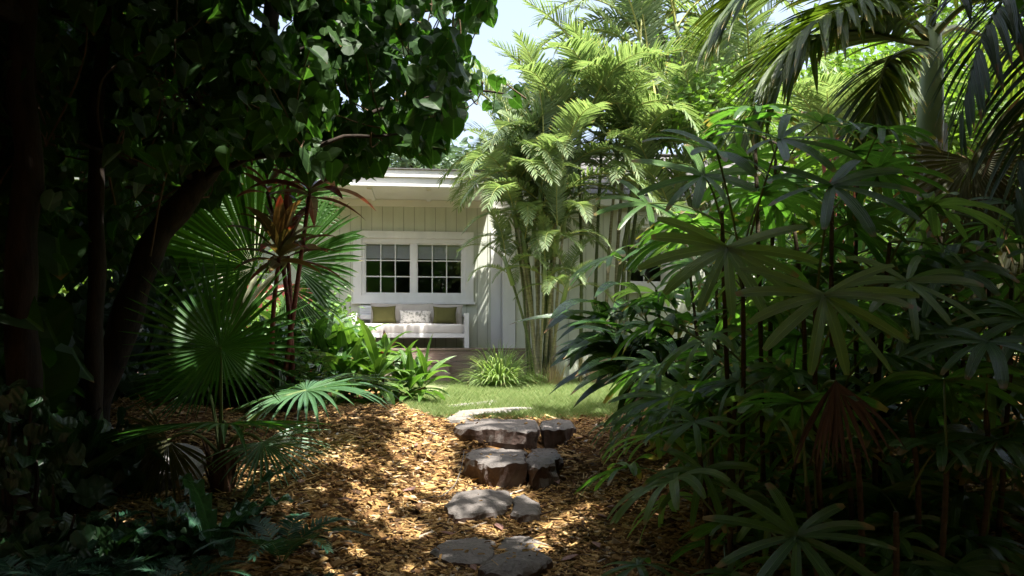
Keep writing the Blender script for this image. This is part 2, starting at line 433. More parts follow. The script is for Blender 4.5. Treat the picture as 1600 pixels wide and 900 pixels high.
# chips: each one its own tone
def chip_mat():
    m, nt, out = newmat("wood_chip")
    geo = nt.nodes.new("ShaderNodeNewGeometry")
    c = ramp(nt, geo.outputs["Random Per Island"], [(0, (.05, .03, .018)), (.2, (.17, .095, .04)), (.5, (.37, .235, .09)), (.8, (.49, .335, .14)), (.93, (.60, .45, .24)), (1, (.36, .34, .31))])
    tc = nt.nodes.new("ShaderNodeTexCoord"); mp = nt.nodes.new("ShaderNodeMapping"); mp.inputs["Scale"].default_value = (1, 1, 1)
    nt.links.new(tc.outputs["Object"], mp.inputs[0])
    c = mixc(nt, .6, c, mixc(nt, math_n(nt, 'MULTIPLY_ADD', noise_n(nt, 90, 3, mp.outputs[0]), 2, -.5), (.35, .3, .25), (1.35, 1.3, 1.25)), 'MULTIPLY')
    c = mixc(nt, .5, c, mixc(nt, math_n(nt, 'MULTIPLY_ADD', noise_n(nt, 2.2, 2, mp.outputs[0]), 2, -.5), (.55, .5, .5), (1.3, 1.25, 1.1)), 'MULTIPLY')
    p = nt.nodes.new("ShaderNodeBsdfPrincipled"); p.inputs["Roughness"].default_value = .85; p.inputs["Specular IOR Level"].default_value = .2
    nt.links.new(c, p.inputs["Base Color"]); nt.links.new(p.outputs[0], out.inputs[0]); return m
M['chip'] = chip_mat()

def rock_mat(name, top, topb, rust):
    m, nt, out = newmat(name)
    n1 = noise_n(nt, 3.5, 6); n2 = noise_n(nt, 16, 6, rough=.7); n3 = noise_n(nt, 2.1, 3)
    geo = nt.nodes.new("ShaderNodeNewGeometry"); sp = nt.nodes.new("ShaderNodeSeparateXYZ"); nt.links.new(geo.outputs["True Normal"], sp.inputs[0])
    c = mixc(nt, n2, top, topb)
    cl = nt.nodes.new("ShaderNodeClamp")
    # iron-stained broken faces, slate-grey weathered tops
    nt.links.new(math_n(nt, 'MULTIPLY_ADD', math_n(nt, 'ADD', math_n(nt, 'MULTIPLY', sp.outputs[2], -1.4), n1), 2.2, .2), cl.inputs[0])
    c = mixc(nt, cl.outputs[0], c, mixc(nt, n2, rust, (.07, .055, .05)))
    li = nt.nodes.new("ShaderNodeClamp"); nt.links.new(math_n(nt, 'MULTIPLY_ADD', n3, 9, -5.4), li.inputs[0])
    c = mixc(nt, math_n(nt, 'MULTIPLY', li.outputs[0], .5), c, (.33, .31, .29))
    p = nt.nodes.new("ShaderNodeBsdfPrincipled"); p.inputs["Roughness"].default_value = .72; p.inputs["Specular IOR Level"].default_value = .4
    nt.links.new(c, p.inputs["Base Color"])
    b = nt.nodes.new("ShaderNodeBump"); b.inputs["Strength"].default_value = .8; b.inputs["Distance"].default_value = .02
    nt.links.new(noise_n(nt, 22, 8, rough=.65), b.inputs["Height"]); nt.links.new(b.outputs[0], p.inputs["Normal"])
    nt.links.new(p.outputs[0], out.inputs[0]); return m
M['rock'] = rock_mat("slate_rock", (.06, .054, .05), (.19, .165, .145), (.085, .038, .022))
M['boulder'] = rock_mat("grey_boulder", (.15, .14, .135), (.3, .28, .27), (.14, .12, .10))

def glass_mat():
    m, nt, out = newmat("window_glass")
    fr = nt.nodes.new("ShaderNodeFresnel"); fr.inputs[0].default_value = 1.6
    t = nt.nodes.new("ShaderNodeBsdfTransparent"); t.inputs[0].default_value = (.95, .96, .95, 1)
    g_ = nt.nodes.new("ShaderNodeBsdfGlossy"); g_.inputs["Roughness"].default_value = .02
    mx = nt.nodes.new("ShaderNodeMixShader")
    nt.links.new(math_n(nt, 'MULTIPLY', fr.outputs[0], 1.0), mx.inputs[0]); nt.links.new(t.outputs[0], mx.inputs[1]); nt.links.new(g_.outputs[0], mx.inputs[2])
    nt.links.new(mx.outputs[0], out.inputs[0]); return m
M['glass'] = glass_mat()

def palm_print():
    m, nt, out = newmat("palm_print_cloth")
    p = nt.nodes.new("ShaderNodeBsdfPrincipled"); p.inputs["Roughness"].default_value = .95
    f = noise_n(nt, 17, 5, rough=.7)
    c = ramp(nt, f, [(.0, (.62, .59, .55)), (.5, (.66, .63, .59)), (.56, (.28, .27, .24)), (.66, (.2, .2, .18)), (.72, (.62, .6, .55))])
    nt.links.new(c, p.inputs["Base Color"]); nt.links.new(p.outputs[0], out.inputs[0]); return m
M['print'] = palm_print()

# ------------------------------------------------------------------ ground shape
def lawn_edge(x):      # y where mulch gives way to lawn
    x = np.asarray(x, float)
    return np.interp(x, [-6, -2.5, -1.3, -.85, -.6, .8, 1.0, 1.6, 2.4, 4, 6], [12.5, 11.0, 8.6, 6.7, 6.28, 6.28, 6.9, 8.0, 9.5, 9.8, 9.8])

def ground_np(x, y):
    x = np.asarray(x, float); y = np.asarray(y, float)
    pz = np.interp(y, [-6, 0, 2, 3.5, 4.3, 5.12, 5.35, 5.78, 5.98, 6.15, 6.3], [-.95, -.8, -.64, -.50, -.42, -.305, -.205, -.09, -.06, -.02, 0])
    bz = np.interp(y, [-6, 0, 3, 4.3, 5, 5.8, 6.3], [-.9, -.6, -.26, -.10, -.02, .05, .04])
    xc = np.interp(y, [0, 3.8, 5, 6.2], [-.25, -.08, .02, .04])
    s = smooth01(.44, 1.05, np.abs(x - xc))
    h = pz + (bz - pz) * s
    h = h + .40 * smooth01(3, 6, x) * smooth01(5.5, 9.5, y) + .12 * smooth01(-1.2, -3.5, x) * smooth01(4, 7, y)
    h = h - .15 * smooth01(-.95, -1.5, x) * smooth01(5.8, 4.9, y)
    bump = (np.sin(x * 5.1 + 1.3 * y) * np.sin(y * 4.3 - x) + .6 * np.sin(x * 9.7 + 2) * np.sin(y * 8.1 + 1)) * .018
    h = h + bump * (y < 6.2) * smooth01(.3, .8, np.abs(x - xc)) * smooth01(25, 12, np.abs(x))
    return h

def gh(x, y): return float(ground_np(x, y))
def ghit(px, py):
    """point of the ground seen at a photo pixel"""
    k = (px - 800) / F; m = (HOR - py) / F
    D = np.linspace(1.5, 14, 2500)
    z = CZ + m * D; g_ = ground_np(k * D, D)
    i = np.argmax(z <= g_) if (z <= g_).any() else len(D) - 1
    return np.array([k * D[i], D[i], g_[i]])

def axis_pts(lo, hi, fine_lo, fine_hi, step):
    a = np.arange(fine_lo, fine_hi + 1e-6, step)
    out = []
    s = step; x = fine_hi
    while x < hi: s *= 1.25; x += s; out.append(min(x, hi))
    s = step; x = fine_lo; lft = []
    while x > lo: s *= 1.25; x -= s; lft.append(max(x, lo))
    return np.array(lft[::-1] + list(a) + out)
gx = axis_pts(-400, 400, -4, 4, .07); gy = axis_pts(-400, 400, 2, 8, .06)
X, Y = np.meshgrid(gx, gy)
Z = ground_np(X, Y)
nx, ny = len(gx), len(gy)
g = G()
ii = (np.arange(ny - 1)[:, None] * nx + np.arange(nx - 1)[None]).ravel()
isl = (lambda xx, yy: (yy > lawn_edge(xx)) )
g.add(np.stack([X, Y, Z], -1), [np.stack([ii, ii + 1, ii + nx + 1, ii + nx], -1)])
soil = M['soil']
tag(g.build("ground", soil, smooth=True), "brown mulch covered ground of the garden", None, None, "structure")

# lawn sheet, 4 mm above the ground
M['turf'] = solid("turf_soil", (.10, .15, .05), (.24, .25, .12), .95, 5, .5, 60)
g = G()
xs = np.linspace(-6, 9, 110); 
rows = []
for x in xs:
    y0 = float(lawn_edge(x)); ys = y0 + (np.linspace(0, 1, 40) ** 1.3) * (16 - y0)
    rows.append(np.stack([np.full(40, x), ys, ground_np(x, ys) + .006], -1))
V = np.stack(rows); i = (np.arange(109)[:, None] * 40 + np.arange(39)[None]).ravel()
g.add(V, [np.stack([i, i + 40, i + 41, i + 1], -1)])
tag(g.build("lawn", M['turf'], smooth=True), "sunlit green lawn between the stone steps and the deck", None, None, "structure")

# ------------------------------------------------------------------ stones
def rock(outline, h, seed, name="step_stone", label="", cat="stone", group=None, mat='rock', dome=.02, rough=.014):
    """outline: list of (x, y, z) of the top edge, anticlockwise; h: how deep the sides go"""
    r = np.random.default_rng(seed)
    O = np.array(outline, float); n = len(O)
    O = np.concatenate([O, O[:1]])
    seg = np.concatenate([[0], np.cumsum(np.linalg.norm(np.diff(O, axis=0), axis=1))])
    K = 110
    t = np.linspace(0, seg[-1], K, endpoint=False)
    E = np.stack([np.interp(t, seg, O[:, k]) for k in range(3)], 1)
    E = E + 0
    c = E.mean(0)
    rings = []
    for s_, dz in ((.15, dome), (.4, dome * .9), (.65, dome * .6), (.84, dome * .3), (.95, -.002)):
        q = c + (E - c) * s_; q[:, 2] = c[2] + (E[:, 2] - c[2]) * s_ + dz; rings.append(q)
    for s_, dz in ((1.0, -.015), (1.012, -.045), (1.0, -h * .45), (.985, -h * .75), (.93, -h)):
        q = c + (E - c) * s_; q[:, 2] = E[:, 2] + dz; rings.append(q)
    V = np.concatenate([[c + [0, 0, dome]]] + rings)
    for q in range(len(V)):
        p = Vector(V[q] * 5) + Vector((seed, 0, 0))
        d = noise.noise_vector(p); d2 = noise.noise_vector(p * 3.7)
        a = rough * (1.0 if q < 1 + 5 * K else 2.2)
        d3 = noise.cell_vector(Vector(V[q] * [6, 6, 12]) + Vector((seed, 0, 0)))
        V[q] += np.array(d) * a * np.array([1, 1, .6]) + np.array(d2) * a * .45 + (np.array(d3) - .5) * a * (.45 if q >= 1 + 6 * K else .1) + np.array(noise.noise_vector(p * 9)) * .005
    j = np.arange(K); j2 = (j + 1) % K
    f3 = np.stack([np.zeros(K, int), 1 + j, 1 + j2], -1)
    f4 = np.concatenate([np.stack([1 + k * K + j, 1 + (k + 1) * K + j, 1 + (k + 1) * K + j2, 1 + k * K + j2], -1) for k in range(len(rings) - 1)])
    g = G(); g.add(V, [f3, f4])
    o = g.build(name, M[mat], None, origin=(c[0], c[1], c[2] - h), smooth=False)
    return tag(o, label, cat, group)

def top_at(pix, z0, z1, pyb, pyf):
    """photo pixels of a stone's top face -> points on a plane sloping from z0 (back row pyb) to z1 (front row pyf)"""
    out = []
    Db = (CZ - z0) * F / (pyb - HOR); Df = (CZ - z1) * F / (pyf - HOR)
    for px, py in pix:
        # intersect the pixel ray with the plane through the back and front rows
        sl = (z0 - z1) / (Db - Df); m = (HOR - py) / F
        D = (z1 - sl * Df - CZ) / (m - sl)
        out.append((((px - 800) / F) * D, D, CZ + m * D))
    return out
GS = "flat rocks forming the garden steps"
rock(top_at([(712, 662), (738, 654), (790, 655), (838, 655), (843, 662), (840, 671), (800, 672), (750, 668), (722, 668)], .0, -.015, 652, 671), .22, 3, "step_stone", "long left rock of the top step with a rusty brown front", "stone", GS, dome=.008, rough=.016)
rock(top_at([(846, 658), (870, 655), (893, 657), (897, 664), (880, 670), (850, 671)], .0, -.015, 652, 671), .2, 4, "step_stone", "short dark rock at the right end of the top step", "stone", GS, dome=.008, rough=.016)
rock(top_at([(726, 716), (735, 702), (780, 698), (820, 698), (823, 710), (818, 724), (790, 726), (745, 722)], -.15, -.17, 697, 726), .20, 5, "step_stone", "thick rock of the second step with a pale flat top", "stone", GS, dome=.008, rough=.018)
rock(top_at([(826, 718), (826, 702), (850, 697), (872, 702), (879, 713), (870, 722), (835, 727)], -.15, -.17, 697, 726), .22, 6, "step_stone", "smaller cracked rock right of the second step, against the bank", "stone", GS, dome=.01, rough=.02)
rock(top_at([(698, 786), (712, 768), (745, 764), (798, 766), (800, 776), (785, 793), (745, 803), (715, 804)], -.30, -.36, 763, 806), .11, 7, "step_stone", "wide dark slab of the third step", "stone", GS, dome=.015, rough=.012)
rock(top_at([(800, 798), (806, 774), (818, 772), (842, 784), (842, 803), (815, 806)], -.31, -.36, 763, 806), .09, 8, "step_stone", "small triangular dark rock right of the third step slab", "stone", GS, dome=.008, rough=.012)
rock(top_at([(668, 862), (700, 842), (745, 837), (776, 845), (772, 868), (748, 884), (700, 880)], -.42, -.455, 838, 888), .10, 9, "step_stone", "flat pinkish grey rock at the lower left of the path", "stone", GS, dome=.012, rough=.012)
rock(top_at([(750, 884), (768, 868), (800, 858), (850, 862), (864, 872), (845, 888), (790, 899), (755, 897)], -.41, -.44, 856, 900), .13, 10, "step_stone", "rounded grey rock nearest the camera at the foot of the path", "stone", GS, dome=.03, rough=.015)
rock(top_at([(776, 856), (788, 840), (820, 836), (848, 846), (846, 858), (800, 860)], -.43, -.44, 836, 860), .09, 11, "step_stone", "dark rock half buried behind the nearest rounded one", "stone", GS, dome=.01, rough=.014)
GP = "flat pale stones set in the lawn"
rock(top_at([(698, 652), (715, 642), (760, 637), (820, 635), (843, 638), (830, 645), (770, 648), (715, 654)], .012, .012, 636, 652), .06, 21, "stepping_stone", "long flat stone in the grass just above the top step", "stone", GP, 'pave', .002, .01)
rock(top_at([(688, 636), (720, 630), (775, 625), (792, 628), (760, 634), (700, 638)], .012, .012, 626, 638), .06, 22, "stepping_stone", "narrow pale stone in the grass between the step and the deck", "stone", GP, 'pave', .002, .01)
rock(top_at([(652, 616), (668, 606), (705, 605), (700, 612), (690, 620), (660, 621)], .012, .012, 605, 620), .06, 23, "stepping_stone", "pale sunlit stone in the grass at the foot of the deck steps", "stone", GP, 'pave', .002, .01)

def boulder(px, py, D, r3, seed, label):
    c = at(px, py, D); c[2] = gh(c[0], c[1]) + r3[2] * .35; g = G()
    n1, n2 = 26, 16
    u = np.linspace(0, 2 * math.pi, n1, endpoint=False); w = np.linspace(.02, math.pi - .02, n2)
    U, Wd = np.meshgrid(u, w)
    V = np.stack([np.cos(U) * np.sin(Wd), np.sin(U) * np.sin(Wd), np.cos(Wd)], -1).reshape(-1, 3)
    V = np.sign(V) * np.abs(V) ** .75
    V = V * r3
    for q in range(len(V)): V[q] += np.array(noise.noise_vector(Vector(V[q] * 3.5) + Vector((seed, 0, 0)))) * .09 + np.array(noise.noise_vector(Vector(V[q] * 11) + Vector((seed, 0, 0)))) * .02
    j = np.arange(n1); j2 = (j + 1) % n1
    f = np.concatenate([np.stack([k * n1 + j, (k + 1) * n1 + j, (k + 1) * n1 + j2, k * n1 + j2], -1) for k in range(n2 - 1)])
    g.add(V + c, [f])
    g.add(V[:n1] + c, [np.arange(n1)[None]])
    return tag(g.build("boulder", M['boulder'], None, origin=tuple(c - [0, 0, r3[2]])), label, "rock", "rocks in the planting beds")
boulder(200, 795, 4.6, np.array([.42, .3, .14]), 1, "long low grey rock in the shade left of the small fan palm's base")
boulder(328, 690, 6.4, np.array([.17, .2, .16]), 2, "small grey rock under the drooping fan leaves at left")
boulder(92, 772, 5.2, np.array([.3, .3, .18]), 3, "dark rock at the left edge of the garden bed")

# ------------------------------------------------------------------ mulch chips
def poly_mask(px, py, poly):
    poly = np.asarray(poly)[:, :2]; ins = np.zeros(len(px), bool); j = len(poly) - 1
    for i in range(len(poly)):
        xi, yi = poly[i]; xj, yj = poly[j]
        c = ((yi > py) != (yj > py)) & (px < (xj - xi) * (py - yi) / (yj - yi + 1e-12) + xi)
        ins ^= c; j = i
    return ins
STONES = [o for o in col.objects if o.name.startswith("step_stone")]
def stone_hull(o):
    V = np.array([v.co[:] for v in o.data.vertices][1 + 110 * 4:1 + 110 * 5]); return V[:, :2] + np.array(o.location[:2])
n = 150000
D = 2.55 + 6.95 * rng.random(n) ** 1.7
x = (rng.random(n) * 2 - 1) * (.70 * D + .6)
ok = D < lawn_edge(x) + .12 * rng.normal(size=n)
for o in STONES: ok &= ~(poly_mask(x, D, stone_hull(o)) & (rng.random(n) > .03))
x, y = x[ok], D[ok]; n = len(x)
z = ground_np(x, y)
for o in STONES:
    pm = poly_mask(x, y, stone_hull(o)); z[pm] = o.location[2] + max(v.co.z for v in o.data.vertices) - .01; onst = pm if 'onst' not in globals() else onst | pm
dz = (ground_np(x + .03, y) - z) / .03; dy = (ground_np(x, y + .03) - ground_np(x, y)) / .03
dz = np.clip(dz, -1, 1); dy = np.clip(dy, -1, 1)
N = nrm(np.stack([-dz, -dy, np.ones(n)], -1) + rng.normal(0, .28, (n, 3)))
th = rng.random(n) * 6.283
Xa, Ya, Za = frames(np.stack([np.cos(th), np.sin(th), rng.normal(0, .22, n)], -1), N)
ct = np.array([(-.5, -.5, 0), (.5, -.4, 0), (.35, .5, 0), (-.3, .45, 0), (-.42, -.42, 1), (.4, -.34, 1), (.25, .42, 1), (-.22, .38, 1)], float)
ct[:, [0, 1]] = ct[:, [1, 0]]
ct = ct[:, [1, 0, 2]]
cf = np.array([(4, 5, 6, 7), (0, 1, 5, 4), (1, 2, 6, 5), (2, 3, 7, 6), (3, 0, 4, 7)])
ln = np.exp(rng.normal(math.log(.040), .45, n)).clip(.012, .10); wd = ln * rng.uniform(.14, .42, n); tk = rng.uniform(.002, .006, n)
sh = rng.random(n) < .16; ln[sh] = rng.uniform(.05, .13, sh.sum()); wd[sh] = rng.uniform(.003, .008, sh.sum())
sd_ = (noise_v := np.sin(x * 3.3 + 1) * np.sin(y * 2.7) + .5 * np.sin(x * 8 + y * 5)) > .75; ln[sd_] *= .6
ln = np.where(onst, ln * .55, ln * 1.28); wd = np.where(onst, wd * .6, wd)
P = np.stack([x, y, z + rng.uniform(0, .016, n)], -1)
V = P[:, None] + (ct[None, :, 0, None] * wd[:, None, None] * Xa[:, None] + ct[None, :, 1, None] * ln[:, None, None] * Ya[:, None] + ct[None, :, 2, None] * tk[:, None, None] * Za[:, None])
g = G(); g.add(V, [(cf[None] + (np.arange(n) * 8)[:, None, None]).reshape(-1, 4)])
tag(g.build("wood_chip_mulch", M['chip']), "orange brown wood chip mulch spread over both banks of the path", None, None, "stuff")

# ------------------------------------------------------------------ lawn grass
n = 150000
D = 6.15 + 6.2 * rng.random(n) ** 1.4
x = rng.uniform(-1, 1, n) * (.55 * D) * .9 + .3
ok = D > lawn_edge(x) - .05 * np.abs(rng.normal(size=n))
PAV = [o for o in col.objects if o.name.startswith("stepping_stone")]
for o in STONES[:2] + PAV: ok &= ~poly_mask(x, D, stone_hull(o))
patch = np.sin(x * 2.3 + 1) * np.sin(D * 1.9) + .5 * np.sin(x * 6 + D * 3)
x, y, patch = x[ok], D[ok], patch[ok]; n = len(x)
az = rng.random(n) * 6.283
d = np.stack([np.cos(az) * .75, np.sin(az) * .75, np.ones(n)], -1)
g = G()
blades(g, np.stack([x, y, ground_np(x, y)], -1), d, np.stack([-np.sin(az), np.cos(az), np.zeros(n) + .2], -1), rng.uniform(.03, .095, n) * (1 + .35 * np.tanh(patch)), .0055, [(0, 1), (.5, .8), (1, .1)], .6, 0, 2, across=1)
tag(g.build("lawn_grass", M['grass']), "short blades of lawn grass between the top step and the deck", None, None, "stuff")

# ------------------------------------------------------------------ house
HR = R(6); HO = np.array([-1.67, 13.5, 0.0]); e1 = np.array([math.cos(HR), math.sin(HR), 0]); e2 = np.array([-math.sin(HR), math.cos(HR), 0])
def Hw(u, v, z): return HO + e1 * u + e2 * v + np.array([0, 0, z])
def hu(px, v=0.0):
    k = (px - 800) / F
    return (k * (HO[1] + v * e2[1]) - HO[0] - v * e2[0]) / (e1[0] - k * e1[1])
def hz(px, py, v=0.0):
    u = hu(px, v); return CZ + (HOR - py) / F * Hw(u, v, 0)[1]
house = thing("cottage", "pale sage green cottage with white trim and low roof at the end of the path", "house", HO, HR)
house['_local'] = 1
def hb(name, mats, g, parent=None):
    me = g.mesh(name, mats); o = bpy.data.objects.new(name, me); col.objects.link(o); o.parent = parent or house; return o
DZ = .53; TOP = 3.01
def siding(u0, u1, v, z0, z1, holes=(), pitch=.178):
    """boards with open V grooves, backed by a groove wall; holes: (u0,u1,z0,z1)"""
    g = G()
    def rects(a, b, zz0, zz1):
        out = [(a, b, zz0, zz1)]
        for h in holes:
            nxt = []
            for (p, q, r0, r1) in out:
                if q <= h[0] or p >= h[1] or r1 <= h[2] or r0 >= h[3]: nxt.append((p, q, r0, r1)); continue
                if p < h[0]: nxt.append((p, h[0], r0, r1))
                if q > h[1]: nxt.append((h[1], q, r0, r1))
                m0, m1 = max(p, h[0]), min(q, h[1])
                if r0 < h[2]: nxt.append((m0, m1, r0, h[2]))
                if r1 > h[3]: nxt.append((m0, m1, h[3], r1))
            out = nxt
        return out
    for (p, q, r0, r1) in rects(u0, u1, z0, z1): g.box((p, v + .012, r0), (q, v + .1, r1), 1)
    u = u0
    while u < u1 - .02:
        b = min(u + pitch - .009, u1)
        for (p, q, r0, r1) in rects(u, b, z0 + .002, z1 - .002):
            if q - p > .012: g.box((p, v, r0), (q, v + .013, r1), 0)
        u += pitch
    return g
# main wall with the window opening
wu0, wu1 = hu(552), hu(740); wz0, wz1 = hz(650, 472), hz(650, 362)
ou0, ou1 = hu(565), hu(727); oz0, oz1 = hz(650, 462), hz(650, 373)
g = siding(-5.5, hu(805), 0, .1, TOP, [(ou0, ou1, oz0, oz1)])
hb("wall", [M['sage'], M['groove']], g)
g = G(); g.box((-5.5, 0.0, .1), (-5.4, 7, TOP)); g.box((-5.5, 7, .1), (7.5, 7.1, TOP)); g.box((7.4, -.3, -.1), (7.5, 7, TOP)); hb("wall", M['sage'], g)
# wing, set slightly forward
WV = -.3; uc = hu(806, WV)
lo0, lo1, lz0, lz1 = hu(974, WV), hu(1040, WV), hz(1000, 444, WV), hz(1000, 350, WV)
g = siding(uc, 7.4, WV, -.1, 3.0, [(lo0, lo1, lz0, lz1)], .3)
hb("wall", [M['sage'], M['groove']], g)
g = G(); g.box((uc - .02, WV + .102, -.1), (uc + .08, .0, TOP - .01)); hb("wall", M['sage'], g)
# corner boards and door casing
g = G(); g.box((hu(767), -.035, DZ), (hu(782), .0, 2.55)); hb("door_casing", M['white'], g)
g = G(); g.box((hu(786, WV), WV - .03, DZ - .1), (hu(805, WV), WV + .12, 2.6)); hb("corner_board", M['white'], g)
g = G(); g.box((hu(782) + .003, -.02, DZ), (hu(793), -.002, 2.3)); hb("door", M['white'], g)

def window(u0, u1, z0, z1, v, cols, rows, sashes, casing, deep):
    w = G()
    c0, c1, b0, b1 = casing
    w.box((c0, v - .035, b0), (u0, v - .001, b1)); w.box((u1, v - .035, b0), (c1, v - .001, b1))
    w.box((u0, v - .034, z1), (u1, v - .001, b1)); w.box((u0, v - .034, b0), (u1, v - .001, z0))
    fr = hb("window", M['white'], w)
    s = G(); s.box((c0 - .02, v - .07, b0 - .035), (c1 + .02, v - .001, b0 - .001)); hb("sill", M['white'], s, fr)
    inner = G()
    inner.box((u0, v + .0, z0), (u0 + .05, v + .1, z1)); inner.box((u1 - .05, v + .0, z0), (u1, v + .1, z1))
    inner.box((u0 + .05, v + .0, z1 - .075), (u1 - .05, v + .1, z1)); inner.box((u0 + .05, v + .0, z0), (u1 - .05, v + .1, z0 + .03))
    hb("frame", M['white'], inner, fr)
    a0, a1 = u0 + .05, u1 - .05; q0, q1 = z0 + .03, z1 - .075
    mid = .09 if sashes == 2 else 0
    sw = (a1 - a0 - mid) / sashes
    if sashes == 2:
        t = G(); t.box((a0 + sw, v + .012, q0), (a0 + sw + mid, v + .09, q1)); hb("mullion", M['white'], t, fr)
    for k in range(sashes):
        s0 = a0 + k * (sw + mid); s1 = s0 + sw
        sg = G(); b = .022
        sg.box((s0, v + .03, q0), (s0 + b, v + .07, q1)); sg.box((s1 - b, v + .03, q0), (s1, v + .07, q1))
        sg.box((s0 + b, v + .03, q0), (s1 - b, v + .07, q0 + b)); sg.box((s0 + b, v + .03, q1 - b), (s1 - b, v + .07, q1))
        for i in range(1, cols):
            c = s0 + b + (s1 - s0 - 2 * b) * i / cols; sg.box((c - .009, v + .034, q0 + b), (c + .009, v + .062, q1 - b))
        for i in range(1, rows):
            c = q0 + b + (q1 - q0 - 2 * b) * i / rows
            for m_ in range(cols):
                ca = s0 + b + (s1 - s0 - 2 * b) * m_ / cols + (.009 if m_ else 0); cb = s0 + b + (s1 - s0 - 2 * b) * (m_ + 1) / cols - (.009 if m_ < cols - 1 else 0)
                sg.box((ca, v + .036, c - .009), (cb, v + .06, c + .009))
        hb("sash", M['white'], sg, fr)
        p = G(); p.box((s0 + b, v + .046, q0 + b), (s1 - b, v + .05, q1 - b)); hb("pane", M['glass'], p, fr)
    sh = G(); sh.box((a0 + .01, v + .094, q1 - (q1 - q0) * .30), (a1 - .01, v + .099, q1 + .03)); hb("roller_shade", M['shade'], sh, fr)
    r = G()
    r.box((u0 - .6, v + deep, z0 - .8), (u1 + .6, v + deep + .05, z1 + .5)); r.box((u0 - .65, v + .11, z0 - .8), (u0 - .6, v + deep, z1 + .5)); r.box((u1 + .6, v + .11, z0 - .8), (u1 + .65, v + deep, z1 + .5))
    r.box((u0 - .6, v + .11, z1 + .5), (u1 + .6, v + deep, z1 + .55)); r.box((u0 - .6, v + .11, z0 - .85), (u1 + .6, v + deep, z0 - .8))
    hb("room_lining", M['room'], r, fr)
window(ou0, ou1, oz0, oz1, 0, 3, 3, 2, (wu0, wu1, wz0, wz1), 2.6)
window(lo0, lo1, lz0, lz1, WV, 2, 2, 1, (hu(964, WV), lo1 + .1, hz(1000, 455, WV), hz(1000, 332, WV)), 1.2)
# eave: fascia, gutter board, soffit and rafter tails
EV = -1.32; fu1 = hu(776, EV)
zt = hz(640, 266, EV); zb = hz(640, 291, EV); zm = zb + (zt - zb) * .56
g = G(); g.box((-5.9, EV, zb), (fu1, EV + .04, zm - .001)); g.box((-5.9, EV - .035, zm), (fu1 + .02, EV + .04, zt)); g.box((fu1 - .04, EV + .041, zb), (fu1, .0, zt - .002)); hb("fascia", M['white'], g)
g = G(); g.box((-5.9, EV + .042, zb + .03), (fu1 - .042, .09, zb + .05)); hb("soffit", M['soffit'], g)
g = G()
for u in np.arange(-5.3, fu1 - .1, .92): g.box((u, EV + .3, zb - .0), (u + .07, -.002, zb + .028))
hb("rafter_tail", M['soffit'], g)
g = G(); g.box((-5.5, -.03, TOP - .09), (hu(800), -.001, zb + .026)); hb("frieze_board", M['soffit'], g)
def slab(p00, p10, p11, p01, t, g):
    a = np.array([p00, p10, p11, p01], float); b = a - [0, 0, t]
    g.add(np.concatenate([a, b]), [np.array([(0, 1, 2, 3), (7, 6, 5, 4), (0, 4, 5, 1), (1, 5, 6, 2), (2, 6, 7, 3), (3, 7, 4, 0)])])
g = G(); slab((-5.95, EV - .06, zt + .02), (fu1 + .04, EV - .06, zt + .02), (fu1 + .04, 3.4, zt + .42), (-5.95, 3.4, zt + .42), .018, g)
slab((-5.95, 8, zt + .02), (fu1 + .04, 8, zt + .02), (fu1 + .04, 3.41, zt + .42), (-5.95, 3.41, zt + .42), .018, g)
roof = hb("roof", M['shingle'], g)
g = G(); rv = -.5; rz0 = 3.02
for k in range(9):    # shingle courses on the wing roof
    v0 = rv + k * .42; v1 = v0 + .45
    slab((uc - .1, v0, rz0 + .1 + k * .42 * .42), (7.8, v0, rz0 + .1 + k * .42 * .42), (7.8, v1, rz0 + .09 + (k + 1) * .42 * .42), (uc - .1, v1, rz0 + .09 + (k + 1) * .42 * .42), .02, g)
slab((uc - .1, 8.0, rz0 + .1), (7.8, 8.0, rz0 + .1), (7.8, 3.1, rz0 + 1.68), (uc - .1, 3.1, rz0 + 1.68), .02, g)
hb("roof", M['shingle'], g)
g = G(); g.box((uc - .08, rv + .01, rz0 - .1), (7.75, rv + .05, rz0 + .07)); g.box((uc - .08, rv + .051, rz0 - .04), (7.75, WV - .001, rz0 - .02)); hb("fascia", M['white'], g)
g = G(); g.box((hu(848, -.4), -.2, zt + .16), (hu(862, -.4), .0, zt + .3)); g.tube([(hu(855, -.4), -.1, zt + .0), (hu(855, -.4), -.1, zt + .2)], .03, 8); hb("roof_vent", M['shingle'], g)
# deck with plank edge and two wide steps
g = G(); dv = -1.75; du0, du1 = -5.2, hu(835, dv)
k = 0; v = dv + .0
while v < -.01: g.box((du0, v, DZ - .03), (du1, min(v + .135, -.005), DZ)); v += .14
hb("deck_floor", M['deck'], g)
g = G()
zz = DZ - .035
while zz > .05: g.box((du0, dv + .012, zz - .155), (du1, dv + .04, zz)); zz -= .162
hb("deck_skirt", M['deck'], g)
st = G(); su0, su1 = hu(612, dv), hu(702, dv)
for k in (1, 2):
    zt_ = DZ - .175 * k; vf = dv - .30 * k
    st.box((su0, vf, zt_ - .035), (su1, vf + .305, zt_)); st.box((su0 + .01, vf + .02, zt_ - .175), (su1 - .01, vf + .045, zt_ - .036))
hb("deck_step", M['deck'], st)

